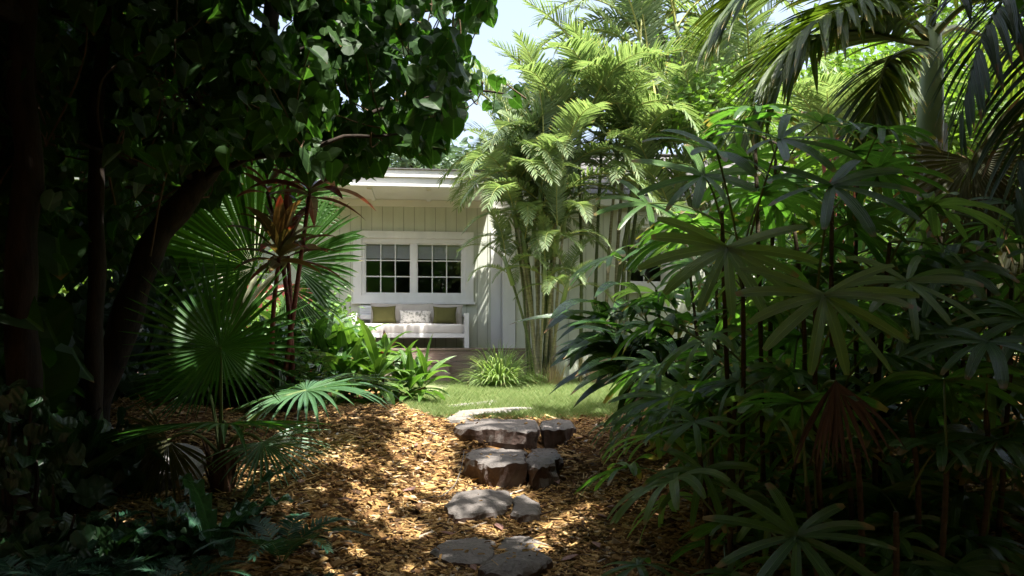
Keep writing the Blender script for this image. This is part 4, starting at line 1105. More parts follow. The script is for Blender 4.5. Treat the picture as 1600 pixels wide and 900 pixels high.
# red stemmed palm at right
rb = np.array([pxx(1312, 8.6), 8.6, 0]); rb[2] = gh(rb[0], rb[1])
rp = thing("red_stem_palm", "slender palm clump with bright red stems in the shade at right", "palm", rb)
for k, (px, py) in enumerate([(1308, 215), (1322, 235), (1296, 250), (1340, 225), (1285, 240)]):
    top = at(px, py, 8.5 + .05 * k); g = G(); g.tube(stem_path(rb + [(.06 * (k - 2)), 0, 0], top, (0, 0, 0)), np.linspace(.03, .02, 9), 8); g.build("stem", M['red_stem'], rp, smooth=True)
    for j in range(4): put("frond", AF['mid'][j % 3], rp, top, (0, 0, k * 1.3 + j * 1.7), .7)

# ------------------------------------------------------------------ tall palm (right)
PD = 5.4
pb = np.array([pxx(1452, PD), PD, 0]); pb[2] = gh(pb[0], pb[1])
tp = thing("tall_palm", "tall palm with a smooth pale green crownshaft and long arching fronds at upper right", "palm", pb)
g = G(); uu = np.linspace(0, 1, 60); topz = at(1452, 225, PD)[2]
P = np.stack([np.full(60, pb[0]), np.full(60, pb[1]), pb[2] - .05 + (topz - pb[2] + .05) * uu], -1)
g.tube(P, (.085 - .008 * uu) * (1 + .03 * (np.arange(60) % 5 == 0)), 14); M['ptrunk'] = solid("palm_trunk", (.14, .12, .09), (.28, .25, .2), .85, 6, .4, 30, stretch=(1, 1, 5)); g.build("trunk", M['ptrunk'], tp, smooth=True)
g = G(); a = at(1452, 225, PD); b = at(1458, 40, PD); g.tube([a, a + (b - a) * .03, a + (b - a) * .3, a + (b - a) * .7, b], [.08, .088, .084, .07, .05], 14); g.build("crownshaft", M['cshaft'], tp, smooth=True)
M['prachis'] = solid('palm_rachis', (.10, .14, .04), (.2, .22, .07), .5)
BPM = [M['bigpalm'], M['prachis']]
def path_px(lst): return [at(px, py, D) for px, py, D in lst]
bigf = [
    ([(1452, 70, PD), (1405, 62, 5.2), (1340, 45, 5.0), (1270, 60, 4.8), (1215, 110, 4.7), (1175, 185, 4.6)], 70, .78, .044, .05, .8, 51),
    ([(1448, 75, PD), (1415, 80, 5.2), (1385, 95, 5.0), (1372, 140, 4.9), (1362, 200, 4.85), (1360, 265, 4.8)], 66, .55, .036, .0, .9, 52),
    ([(1450, 55, PD), (1400, 10, 5.3), (1320, -40, 5.0), (1230, -50, 4.8), (1160, -10, 4.7), (1110, 60, 4.6)], 66, .74, .044, .05, .9, 53),
    ([(1455, 60, PD), (1500, 10, 5.2), (1570, -20, 4.9), (1650, 10, 4.7), (1720, 100, 4.5)], 56, .6, .038, .1, 1.2, 54),
    ([(1455, 50, PD), (1440, -60, 5.5), (1400, -150, 5.8), (1330, -200, 6.3)], 40, .6, .04, .2, 1.0, 55),
    ([(1456, 60, PD), (1490, 40, 5.7), (1550, 60, 6.2), (1600, 120, 6.6), (1630, 200, 6.9)], 40, .55, .036, .1, 1.2, 56),
    ([(1450, 62, PD), (1400, 20, 5.0), (1330, 5, 4.6), (1260, 40, 4.3), (1200, 110, 4.2)], 60, .7, .044, .0, .8, 58),
    ([(1455, 50, PD), (1470, -80, 5.0), (1440, -220, 4.2), (1350, -330, 3.4)], 42, .6, .04, .1, 1.0, 57),
]
for pth, nl, ll, lw, lift, dr, sd in bigf:
    g = G(); pinnate(g, path_px(pth), nl, ll, lw, lift, dr, 0, 1, sd, .16, .022, a0=46, a1=13, nseg=8); g.build("frond", BPM, tp)
# hanging bleached leaf sheath
g = G()
for k, (px, py, L_) in enumerate([(1478, 192, .28), (1462, 215, .3), (1440, 235, .25)]):
    blades(g, [at(px, py, PD - .15)], [(.1 * (k - 1), -.1, -1)], [(0, -1, 0)], [L_], [.035], STRAP, 0, .3, 5)
M['bleach'] = leaf_mat("bleached_sheath", (.30, .33, .38), (.42, .44, .48), .2, (1, 1, 1), .6, None, 0, 3, 0)
g.build("dead_sheath", M['bleach'], tp)

# dark palm, upper right foreground, trunk outside the frame
db = np.array([3.6, 4.1, 0]); db[2] = gh(3.6, 4.1)
dp = thing("shaded_palm", "dark shaded palm hanging stiff fronds into the upper right corner", "palm", db)
dt = np.array([3.5, 4.1, 3.1]); g = G(); g.tube(stem_path(db, dt, (.1, 0, 0)), np.linspace(.1, .07, 9), 12); g.build("trunk", M['ptrunk'], dp, smooth=True)
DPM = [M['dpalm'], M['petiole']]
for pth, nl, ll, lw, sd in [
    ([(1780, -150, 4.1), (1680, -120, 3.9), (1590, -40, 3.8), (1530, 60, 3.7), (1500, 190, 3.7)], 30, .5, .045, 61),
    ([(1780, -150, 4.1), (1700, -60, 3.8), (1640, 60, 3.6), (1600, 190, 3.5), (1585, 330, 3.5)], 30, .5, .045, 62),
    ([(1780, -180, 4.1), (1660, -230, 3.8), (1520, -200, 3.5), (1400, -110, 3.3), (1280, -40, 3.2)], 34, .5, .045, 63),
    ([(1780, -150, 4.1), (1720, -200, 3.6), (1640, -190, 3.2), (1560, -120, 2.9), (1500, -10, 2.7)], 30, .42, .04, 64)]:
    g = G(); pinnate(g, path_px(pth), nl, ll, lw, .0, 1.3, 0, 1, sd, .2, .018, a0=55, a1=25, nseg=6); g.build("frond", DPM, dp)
# fan palm, right edge
rf = np.array([pxx(1560, 4.5), 4.5, 0]); rf[2] = gh(rf[0], rf[1])
rfp = thing("shaded_fan_palm", "fan palm with olive brown backlit leaves at the right edge", "palm", rf)
for hub, ax, R_, sd, spr in [((1518, 250), (.3, -.1, -.8), .62, 71, 250), ((1600, 330), (-.5, -.1, -.7), .6, 72, 240), ((1560, 420), (-.4, -.2, -.8), .5, 73, 260)]:
    g = G(); hb_ = at(*hub, 4.3); fan_leaf(g, hb_, ax, (-.1, -1, .25), R_, 38, spr, .55, .4, .08, 0, sd); petiole(g, rf + [0, 0, .6], hb_, .1, .014, .009, 1); g.build("fan_frond", [M['fanold'], M['petiole']], rfp)

# ------------------------------------------------------------------ lady palms (right)
RM = [M['rhapis'], M['petiole']]; RML = [M['rhapis_l'], M['petiole']]
def rleaf_mesh(seed, Rr, n, pl, pe, mats, spread=240, droop=.75):
    g = G(); hub = np.array([pl * math.cos(pe), 0, pl * math.sin(pe)])
    u = np.linspace(0, 1, 7)[:, None]; g.tube(hub * u + np.array([0, 0, -.03]) * np.sin(np.pi * u) * -1, np.linspace(.005, .0035, 7), 5, 1)
    palmate(g, hub, (1, 0, -.12 - .22 * (seed % 3)), (.25, 0, 1), Rr, n, spread, .135, droop + .25, 0, seed)
    return g.mesh("palm_leaf", mats)
RL = [rleaf_mesh(s, .28 + .025 * (s % 3), 9 + s % 4, .26 + .03 * (s % 3), R(25 + 12 * (s % 4)), RM, 230 + 10 * (s % 4)) for s in range(8)]
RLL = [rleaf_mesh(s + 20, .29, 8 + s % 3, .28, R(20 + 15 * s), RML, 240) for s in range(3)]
HEROES = [(at(1136, 388, 2.7), .3), (at(1288, 468, 2.5), .3), (at(1120, 238, 3.1), .22), (at(1218, 218, 3.0), .22), (at(1300, 290, 2.7), .3), (at(1310, 640, 2.5), .2), (at(1245, 838, 2.35), .25), (at(1085, 670, 2.95), .15)]
def rhapis(label, canes, base_xy, seed, heroes=(), leafn=(9, 11), pale=.3):
    r = np.random.default_rng(seed)
    b0 = np.array([base_xy[0], base_xy[1], gh(*base_xy)])
    t = thing("lady_palm", label, "palm", b0, group="lady palm clumps on the right bank")
    tops = []
    HH = [(at(h_[0], h_[1], h_[2]), h_[5]) for h_ in heroes]
    for (px, py, D) in canes:
        top = at(px, py, D); bb_ = b0 + np.array([(top[0] - b0[0]) * .75 + r.uniform(-.05, .05), (top[1] - b0[1]) * .75, 0]); bb_[2] = gh(bb_[0], bb_[1]) - .03
        P = stem_path(bb_, top, (r.normal(0, .02), r.normal(0, .02), 0), 24)
        g = G(); g.tube(P, np.linspace(.011, .008, 24) * (1 + .18 * (np.arange(24) % 3 == 0)), 7); g.build("cane", M['cane'], t, smooth=True)
        tops.append(top)
        k = r.integers(leafn[0], leafn[1] + 1); a0 = r.random() * 6.28; hgt = top[2] - bb_[2]
        for j in range(k):
            z_ = top - np.array([0, 0, min(.07 * j + .011 * j * j, hgt * .92)])
            az = a0 + j * 2.3999 + r.normal(0, .2)
            e_ = z_ + np.array([math.cos(az), math.sin(az), .25]) * .4
            if e_[1] < 2.35: continue
            k_ = [(c_, R_) for c_, R_ in HEROES if np.hypot(e_[0] / e_[1] - c_[0] / c_[1], (e_[2] - CZ) / e_[1] - (c_[2] - .06 - CZ) / c_[1]) < (R_ + .16) / c_[1] and e_[1] < c_[1] + .35]
            if k_: continue
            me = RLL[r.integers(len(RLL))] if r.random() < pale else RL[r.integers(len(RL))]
            put("palm_leaf", me, t, z_, (r.normal(0, .1), r.normal(0, .1) + .035 * j, az), r.uniform(.85, 1.12))
    for (hx, hy, D, axis, normal, R_, n, spread, m, dr, sd) in heroes:
        hub = at(hx, hy, D); i = int(np.argmin([np.linalg.norm((tt - hub) * [1, 1, .4]) for tt in tops])); tt = tops[i]
        g = G(); palmate(g, hub, axis, normal, R_, n, spread, .13 if m != 'deadfan' else .05, dr, 0, sd); st_ = tt + np.array([0, 0, min(-.05, (hub[2] - tt[2]) - .1)])
        petiole(g, st_, hub, .03, .005, .004, 1); g.build("dead_leaf" if m == 'deadfan' else "palm_leaf", [M[m], M['petiole']], t)
    return t
rhapis("tallest lady palm clump with a many fingered leaf coloured as lit, beside the lawn", [(1180, 225, 3.5), (1128, 330, 3.4), (1212, 250, 3.8), (1160, 400, 3.2), (1240, 350, 3.4)], (1.02, 3.45), 41,
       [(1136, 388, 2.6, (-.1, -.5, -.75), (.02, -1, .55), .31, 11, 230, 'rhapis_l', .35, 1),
        (1120, 238, 3.1, (-.8, -.5, .0), (-.2, -.7, .9), .31, 8, 220, 'rhapis', .6, 2),
        (1218, 218, 3.0, (.3, -.6, -.4), (.2, -.8, .8), .30, 9, 290, 'rhapis', .5, 3),
        (1100, 275, 3.3, (-.7, -.4, -.5), (-.2, -.8, .8), .30, 9, 260, 'rhapis', .5, 4),
        (1012, 318, 3.7, (-.6, -.5, -.5), (-.1, -.8, .8), .28, 7, 220, 'rhapis', .6, 5)])
rhapis("lady palm clump with a big drooping leaf coloured as lit above a dead one", [(1300, 330, 3.2), (1340, 290, 3.6), (1275, 450, 2.95), (1390, 380, 3.3), (1360, 480, 3.5)], (1.45, 3.25), 42,
       [(1288, 462, 2.4, (.05, -.45, -.8), (0, -1, .5), .31, 11, 240, 'rhapis_l', .35, 6),
        (1300, 290, 2.7, (.1, -.6, -.5), (0, -.9, .7), .33, 9, 270, 'rhapis', .5, 7),
        (1305, 596, 2.5, (.05, -.05, -1), (0, -1, .1), .29, 20, 85, 'deadfan', .9, 8),
        (1418, 440, 2.9, (.2, -.5, -.6), (.1, -.9, .7), .29, 9, 270, 'rhapis_l', .5, 9)])
rhapis("low young lady palm at the edge of the mulch, lower right", [(1090, 690, 3.0), (1110, 640, 3.4), (1140, 700, 2.9), (1075, 600, 4.0), (1150, 620, 3.2)], (.80, 3.1), 43,
       [(1085, 660, 2.95, (-.6, -.5, -.3), (-.3, -.4, 1), .22, 7, 230, 'rhapis', .9, 10),
        (1098, 735, 2.85, (-.3, -.5, -.6), (-.2, -.7, .8), .24, 7, 230, 'rhapis', .9, 11),
        (1055, 600, 4.0, (-.2, -.5, -.9), (0, -1, .3), .25, 9, 200, 'rhapis_l', .8, 12),
        (1020, 605, 4.1, (-.2, -.2, -1), (0, -1, .1), .22, 9, 120, 'deadfan', 1.0, 13)], (6, 8))
rhapis("very dark lady palm clump filling the lower right corner", [(1260, 760, 2.5), (1340, 700, 2.6), (1420, 640, 2.8), (1480, 720, 2.6), (1540, 640, 2.8), (1400, 800, 2.4), (1580, 560, 3.1), (1300, 620, 3.2)], (1.35, 2.6), 44,
       [(1245, 838, 2.35, (-.2, -.6, -.5), (0, -.9, .8), .30, 11, 290, 'rhapis', .5, 14)], (8, 10), 0)
rhapis("lady palm clump against the right edge below the fan fronds", [(1480, 400, 3.6), (1540, 350, 3.8), (1460, 480, 3.9), (1580, 450, 3.5), (1430, 540, 3.9), (1510, 520, 3.4)], (2.1, 3.7), 45, [], (7, 9), .1)
rhapis("lady palm clump deep in the shade behind the one with leaves coloured as lit", [(1250, 480, 4.6), (1320, 440, 4.8), (1190, 520, 4.6), (1100, 500, 4.8), (1060, 520, 5.2), (1075, 400, 4.7), (1120, 370, 4.6), (1025, 450, 5.1), (1260, 400, 4.7)], (1.6, 4.8), 46, [], (8, 10), .35)

# glossy drooping leaves over the lawn (ginger)
GD = 5.2
gb = np.array([pxx(1035, GD), GD + .1, 0]); gb[2] = gh(gb[0], gb[1])
gi = thing("ginger_plant", "broad glossy ginger leaves arching down over the lawn from the right", "plant", gb)
for k, (hx, hy, D_, sd) in enumerate([(945, 478, 5.0, 1), (1000, 460, 5.2, 2), (1000, 530, 4.9, 3), (1040, 500, 5.3, 4), (975, 540, 5.2, 5), (1060, 540, 5.0, 6), (940, 520, 5.1, 7), (930, 495, 5.3, 8), (1010, 570, 4.8, 9)]):
    c = at(hx, hy, D_); r = np.random.default_rng(sd)
    g = G(); P = stem_path(gb + [.04 * (k - 3), 0, 0], c, (.05, 0, .05), 10); g.tube(P, np.linspace(.012, .006, 10), 6); g.build("stem", M['petiole'], gi)
    g = G(); n_ = 8
    t_ = np.linspace(.45, 1, n_); base = np.stack([np.interp(t_, np.linspace(0, 1, 10), P[:, q]) for q in range(3)], 1)
    tang = nrm(P[-1] - P[-4])
    az = np.where(np.arange(n_) % 2 == 0, math.pi * .92, math.pi * 1.25) + r.normal(0, .3, n_); az[::3] = r.uniform(4, 6.2, len(az[::3]))
    d = np.stack([np.cos(az), np.sin(az) * .8, np.full(n_, .25) + r.normal(0, .15, n_)], -1)
    blades(g, base, d, np.stack([d[:, 0] * .2, -.3 + 0 * az, np.ones(n_)], -1), r.uniform(.48, .72, n_), .13, LANCE, r.uniform(.6, 1.3, n_), .3, 9, 0, 1.3)
    g.build("leaf_spray", M['ginger'], gi)

# ------------------------------------------------------------------ sun gaps in the canopy
LIT = [(430, 745, .30), (470, 735, .26), (645, 832, .20), (600, 800, .20), (560, 770, .16), (620, 770, .15), (700, 700, .16), (600, 655, .22), (650, 650, .2), (500, 690, .16),
       (1000, 805, .20), (960, 800, .13), (720, 860, .07), (760, 832, .12), (540, 715, .18), (660, 690, .15), 
       (250, 765, .16), (340, 705, .12), (520, 640, .2), (580, 870, .1), (480, 820, .1), (620, 720, .12), (1060, 700, .08), (905, 850, .08), (380, 740, .12), (790, 640, .3), (860, 640, .12)]
LT = [(ghit(px, py), r_ * .72) for px, py, r_ in LIT]
LT += [(at(478, 610, FD + .35), .42), (at(560, 350, 6.6), .35), (at(600, 560, 7.4), .6), (at(1000, 500, 5.0), .35), (at(1020, 320, 3.6), .16), (at(545, 590, 7.2), .45),
       (at(1120, 238, 3.5), .15), (at(440, 395, 5.8), .2), (at(1372, 150, 4.9), .28), (at(1240, 110, 4.5), .28), (at(1180, 160, 4.4), .2), (at(1050, 300, 3.6), .2), (at(1180, 255, 3.5), .16), (at(1060, 340, 3.9), .18), (at(1340, 290, 3.5), .14), (at(1120, 500, 3.6), .15), (at(1230, 330, 3.3), .12), (at(690, 140, 5.3), .45), (at(690, 50, 5.5), .45), (at(600, 205, 5.1), .35), (at(560, 100, 5.3), .25), (at(420, 160, 5.2), .2)]
def keep_shade(P, thin=1.0):
    """False for leaves that would stand between the sun and one of the places it reaches"""
    ok = np.ones(len(P), bool)
    for c, r_ in LT:
        w = P - c; a = w @ S; dd = np.linalg.norm(w - a[:, None] * S, axis=1)
        dd = dd * (1 + .3 * np.sin(P[:, 0] * 9 + P[:, 1] * 7))
        ok &= ~((a > .25) & (dd < r_ * thin))
    return ok

# ------------------------------------------------------------------ the big heart-leaved trees
def hleaves(g, P, size, r, mat=0, view=.0):
    n = len(P)
    tip = r.normal(0, .55, (n, 3)); tip[:, 2] -= .95
    nor = r.normal(0, .6, (n, 3)); nor[:, 2] += .5; nor[:, 1] -= .55
    X_, Y_, Z_ = frames(tip, nor)
    sz = size * r.uniform(.5, 1.3, n); w_ = r.integers(0, 4, n)
    for q in range(4):
        k = w_ == q; scatter(g, *HEARTS[q], P[k], X_[k], Y_[k], Z_[k], sz[k], mat)
def in_poly(px, py, poly): return poly_mask(px, py, [(a, b, 0) for a, b in poly])
r = np.random.default_rng(99)
def proj(P): return 800 + P[:, 0] / P[:, 1] * F, HOR - (P[:, 2] - CZ) / P[:, 1] * F
CROWN = [(-200, -200), (775, -200), (768, 0), (750, 30), (728, 60), (728, 90), (718, 130), (728, 170), (705, 190), (695, 205), (690, 238), (655, 232), (610, 225), (585, 262), (530, 270), (500, 250), (470, 262), (430, 258), (390, 280), (350, 300), (300, 330), (260, 330), (240, 420), (200, 400), (-200, 420)]
def crown_sample(n, D0, D1, x0=-150, x1=770, y0=-160, y1=430):
    px = r.uniform(x0, x1, n); py = r.uniform(y0, y1, n); D = r.uniform(D0, D1, n)
    ok = in_poly(px, py, CROWN)
    # clumps and holes
    nzv = np.sin(px * .021 + 2) * np.sin(py * .027 + 1) + .6 * np.sin(px * .047 + D * 3) * np.sin(py * .05 + D)
    ok &= (nzv > np.where(px < 540, -.55, -.75))
    return np.stack([(px - 800) / F * D, D, CZ + (HOR - py) / F * D], -1)[ok]
t1b = np.array([pxx(128, 5.0), 5.0, 0]); t1b[2] = gh(t1b[0], t1b[1])
hib = thing("leaning_tree", "large leaning tree with heart shaped leaves shading the upper left", "tree", t1b)
trunk = [t1b - [0, 0, .05], at(150, 600, 5.0), at(205, 470, 4.9), at(245, 370, 4.85), at(300, 290, 4.8), at(345, 225, 4.8), at(400, 110, 4.9), at(440, -40, 5.0), at(470, -220, 5.1)]
g = G(); tu = np.linspace(0, 1, len(trunk)); uu = np.linspace(0, 1, 50); Pt = np.stack([np.interp(uu, tu, np.array(trunk)[:, k]) for k in range(3)], 1)
for _ in range(3): Pt[1:-1] = (Pt[:-2] + 2 * Pt[1:-1] + Pt[2:]) / 4
Pt += np.array([noise.noise_vector(Vector(p * 2.5)) for p in Pt]) * .05
g.tube(Pt, np.interp(uu, [0, .3, .6, 1], [.115, .082, .068, .04]) * (1 + .08 * np.sin(uu * 60)), 12); g.build("trunk", M['bark'], hib, smooth=True)
br = [[at(345, 225, 4.8), at(450, 190, 4.9), at(560, 190, 5.0), at(640, 150, 5.1), at(735, 148, 5.2), at(808, 150, 5.25)],
      [at(400, 110, 4.9), at(500, 60, 5.2), at(600, 30, 5.4), at(700, 10, 5.6), at(750, 20, 5.7)],
      [at(430, 0, 5.0), at(540, -60, 5.0), at(650, -120, 4.8)], [at(300, 290, 4.8), at(380, 240, 4.5), at(480, 235, 4.4), at(590, 215, 4.6), at(660, 190, 4.8)],
      [at(345, 225, 4.8), at(300, 150, 5.2), at(240, 60, 5.6), at(180, -40, 6)], [at(300, 290, 4.8), at(240, 250, 4.4), at(160, 230, 4.1), at(80, 220, 3.9)],
      [at(440, -40, 5.0), at(500, -200, 4.2), at(560, -420, 3.4), at(640, -800, 2.6)], [at(440, -40, 5), at(380, -220, 4.0), at(300, -500, 3.2)]]
for b_ in br:
    g = G(); A = np.array(b_); uu = np.linspace(0, 1, 20); Q = np.stack([np.interp(uu, np.linspace(0, 1, len(A)), A[:, k]) for k in range(3)], 1); Q += np.array([noise.noise_vector(Vector(p * 4)) for p in Q]) * .06
    g.tube(Q, np.linspace(.022, .005, 20), 7); g.build("limb", M['bark'], hib, smooth=True)
g = G()
P1 = np.concatenate([crown_sample(11000, 4.3, 6.2, 120, 770), crown_sample(2600, 4.8, 6.3, 430, 770), crown_sample(2000, 3.6, 4.8, -150, 520)])
qx, qy = proj(P1); P1 = P1[~((P1[:, 1] < 5.1) & (qx > 190) & (qx < 400) & (qy > 250 - (qx - 300) * .3)) & ~((P1[:, 1] < 4.6) & (qx > 120) & (qx < 185) & (qy > 60))]
# spur of leaves reaching right, and leaves along the ragged edge
sp = [];
for px, py in [(745, 150), (765, 143), (775, 130), (798, 152), (752, 128), (735, 95), (738, 70), (700, 100), (718, 60), (755, 5), (735, 10), (700, 22), (740, 100), (770, 160), (575, 262), (592, 250), (560, 240), (525, 262), (690, 220), (700, 195), (640, 245), (745, 20)]:
    for _ in range(3): sp.append(at(px + r.normal(0, 8), py + r.normal(0, 8) - 12, 5.2 + r.normal(0, .15)))
P1 = np.concatenate([P1, np.array(sp)])
over = np.stack([r.uniform(-3.4, 2.2, 20500), r.uniform(-2.5, 5.4, 20500), r.uniform(2.5, 5.4, 20500)], -1)  # unseen leaves overhead, added to shade the foreground
fr = CZ + .45 * np.maximum(over[:, 1], 0) + .25
over = over[(over[:, 2] > np.maximum(fr, 2.3)) & (over[:, 1] < np.where(over[:, 0] > .2, 3.0, 4.6))]
clump = np.sin(over[:, 0] * 2.1 + 1) * np.sin(over[:, 1] * 1.9) + .4 * np.sin(over[:, 0] * 5 + over[:, 2] * 4)
over = over[clump > -.95]
over = over[keep_shade(over)]; nov = len(over)
P1 = np.concatenate([P1[keep_shade(P1, .6)], over])
hleaves(g, P1[len(P1) - nov:], .17, r); hleaves(g, P1[:len(P1) - nov], .10, r); g.build("crown", M['hib'], hib)
g = G(); LB = np.concatenate([np.array(b_) for b_ in br])
for q in r.integers(0, len(P1) - nov, 420):
    p_ = P1[q]; w_ = LB[np.argmin(((LB - p_) ** 2).sum(1))] - p_; e_ = p_ + w_ * min(1, .75 / (np.linalg.norm(w_) + .01)) + r.normal(0, .05, 3)
    g.tube(stem_path(p_, e_, r.normal(0, .04, 3), 6), np.linspace(.003, .006, 6), 4)
tag(g.build("twigs", M['vine'], hib), None, None, None, "stuff")

def side_tree(name, label, path, r0, crowns, n, seed, size=.15, m='hib', shade=True):
    rr = np.random.default_rng(seed)
    A = np.array(path, float); b = A[0].copy()
    t = thing(name, label, "tree", b)
    uu = np.linspace(0, 1, 40); Q = np.stack([np.interp(uu, np.linspace(0, 1, len(A)), A[:, k]) for k in range(3)], 1)
    for _ in range(3): Q[1:-1] = (Q[:-2] + 2 * Q[1:-1] + Q[2:]) / 4
    Q += np.array([noise.noise_vector(Vector(p * 2)) for p in Q]) * .04
    g = G(); g.tube(Q, np.linspace(r0 * .9, r0 * .5, 40) * (1 + .06 * np.sin(uu * 50)), 12); g.build("trunk", M['bark'], t, smooth=True)
    g = G(); 
    for c, rad in crowns[:7]: g.tube(stem_path(Q[25], np.asarray(c), rr.normal(0, .1, 3), 8), np.linspace(r0 * .4, .01, 8), 6)
    g.build("limb", M['bark'], t)
    g = G(); P = []
    tot = sum(np.prod(c[1]) for c in crowns)
    for c, rad in crowns:
        P.append(blob_points(c, rad, int(n * np.prod(rad) / tot), rr, .2))
    P = np.concatenate(P)
    px, py = proj(P + [0, 0, 0]); front = P[:, 1] > .3
    vis = front & (px > -60) & (px < 1660) & (py > -40) & (py < 950)
    bad = vis & ~(((px < 250)) | (in_poly(px, py, CROWN)) | ((px > 1430) & (py < 40)))
    P = P[~bad]
    if shade: P = P[keep_shade(P)]
    hleaves(g, P, size, rr); g.build("crown", M[m], t)
    return t
d2 = 4.4; tb2 = np.array([pxx(150, d2), d2, 0]); tb2[2] = gh(tb2[0], tb2[1])
side_tree("shaded_tree", "slim upright dark trunk with heart shaped leaves, second from the left edge", [tb2 - [0, 0, .05], at(150, 500, d2), at(150, 300, d2), at(158, 100, d2), at(160, -150, d2), at(200, -500, d2)], .055,
          [((-3.2, 3.0, 3.4), (1.5, 1.8, .8)), ((-2.6, 5.0, 4.2), (1.3, 1.3, .9)), ((-2.6, .5, 3.6), (1.6, 1.8, .9)), ((-3.4, 4.5, 2.4), (.9, 1.2, .8)), ((-3.6, 6.5, 2.6), (1.2, 1.0, 1.2))], 8000, 101)
d3 = 3.7; tb3 = np.array([pxx(38, d3), d3, 0]); tb3[2] = gh(tb3[0], tb3[1])
side_tree("shaded_tree", "thick very dark trunk with drooping leaves at the left edge", [tb3 - [0, 0, .05], at(30, 500, d3), at(45, 300, d3), at(30, 100, d3), at(60, -200, d3), at(100, -600, d3)], .085,
          [((-3.4, 1.0, 2.2), (1.2, 2.0, 1.4)), ((-3.2, -2.0, 2.6), (2.0, 1.8, 1.8)), ((-2.9, 3.9, 1.0), (.7, .7, 1.4)), ((-3.9, 5.2, .8), (1.0, 1.0, 1.3)), ((-1.0, -3.6, 3.4), (2.4, 1.6, 1.8)), ((-1.5, -4.0, 1.0), (2.2, 1.2, 1.6)), ((-5.2, 1.5, 2.6), (1.0, 3.8, 2.8)), ((0, -5.6, 3.2), (4.0, 1.0, 3.2)), ((-3.0, 2.0, 5.2), (1.6, 2.4, .8))], 16000, 102, .26)  # crown masses beside and behind the camera are unseen, added to block light
rtb = np.array([3.9, 1.2, gh(3.9, 1.2)])
side_tree("shaded_tree", "dark leafy tree, mostly unseen, added to shade the path from beyond the upper right corner", [rtb, rtb + [0, 0, 1.5], rtb + [-.2, 0, 3], rtb + [-.4, .3, 4.5]], .12,
          [((3.3, 1.3, 3.6), (1.5, 1.6, .9)), ((3.5, 2.4, 3.9), (1.5, 1.0, .9)), ((1.2, -1.6, 3.8), (1.6, 1.2, .7)), ((3.9, 2.0, 1.4), (.9, 2.2, 1.8)), ((3.4, -2.0, 2.4), (1.8, 1.8, 2.2)), ((1.2, -4.0, 2.2), (2.4, 1.2, 2.4)), ((4.3, 4.6, 2.8), (1.1, 1.1, 1.6)), ((.9, 1.0, 3.4), (1.0, 1.0, .5)), ((5.4, 1.2, 2.4), (1.0, 3.6, 2.4)), ((3.0, .2, 4.8), (1.6, 2.2, .6)), ((2.6, 1.8, 4.6), (1.4, 1.0, .6)), ((3.3, 3.6, 6.8), (1.9, 1.6, .7))], 16000, 103, .26)  # mostly unseen crown, added to shade the right side and the tall palm

# undergrowth at left: dark shrubs
GU = "dark shrubs in the shade under the trees"
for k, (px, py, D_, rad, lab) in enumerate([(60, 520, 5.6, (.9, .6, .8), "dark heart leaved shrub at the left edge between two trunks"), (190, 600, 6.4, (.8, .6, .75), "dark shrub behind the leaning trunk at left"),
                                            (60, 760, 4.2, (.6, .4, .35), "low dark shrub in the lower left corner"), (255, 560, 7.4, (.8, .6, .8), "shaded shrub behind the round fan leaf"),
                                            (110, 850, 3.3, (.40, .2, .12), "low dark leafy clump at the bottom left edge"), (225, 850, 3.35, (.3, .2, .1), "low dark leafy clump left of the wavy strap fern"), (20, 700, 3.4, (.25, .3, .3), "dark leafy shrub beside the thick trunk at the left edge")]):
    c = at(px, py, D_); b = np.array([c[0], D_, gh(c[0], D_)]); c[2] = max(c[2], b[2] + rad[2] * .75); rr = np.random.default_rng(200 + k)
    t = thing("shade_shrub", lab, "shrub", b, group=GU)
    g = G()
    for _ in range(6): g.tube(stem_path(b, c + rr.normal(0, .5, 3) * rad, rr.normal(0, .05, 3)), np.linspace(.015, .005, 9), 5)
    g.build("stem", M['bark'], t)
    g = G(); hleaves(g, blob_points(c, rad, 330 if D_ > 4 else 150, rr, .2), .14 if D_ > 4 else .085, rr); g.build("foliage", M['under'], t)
# dark bushes at right, behind the lady palms
for k, (px, py, D_, rad, lab) in enumerate([(1330, 560, 6.2, (.8, .5, .6), "dark bush behind the dead hanging leaf"), (1560, 640, 4.8, (.8, .5, .4), "dark bush low at the right edge"),
                                            (1220, 470, 7.2, (1.0, .5, .8), "dark bush between the lady palms and the cottage wing"), (1450, 420, 7.4, (1.1, .6, .9), "shaded bush around the tall palm's trunk"), (1310, 380, 7.9, (.9, .4, .55), "dark bush in front of the red stemmed palm"),
                                                            (1190, 620, 5.4, (.5, .35, .3), "low dark bush on the right bank beyond the first lady palm"), (1400, 620, 5.4, (.7, .4, .35), "low dark bush on the right bank under the tall palm")]):
    c = at(px, py, D_); b = np.array([c[0], D_, gh(c[0], D_)]); rr = np.random.default_rng(230 + k)
    t = thing("shade_shrub", lab, "shrub", b, group=GU)
    g = G()
    for _ in range(6): g.tube(stem_path(b, c + rr.normal(0, .5, 3) * rad, rr.normal(0, .05, 3)), np.linspace(.015, .005, 9), 5)
    g.build("stem", M['bark'], t)
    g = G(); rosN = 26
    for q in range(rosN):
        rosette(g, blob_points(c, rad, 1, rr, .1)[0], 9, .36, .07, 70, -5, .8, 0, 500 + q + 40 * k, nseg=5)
    g.build("foliage", M['under'], t)

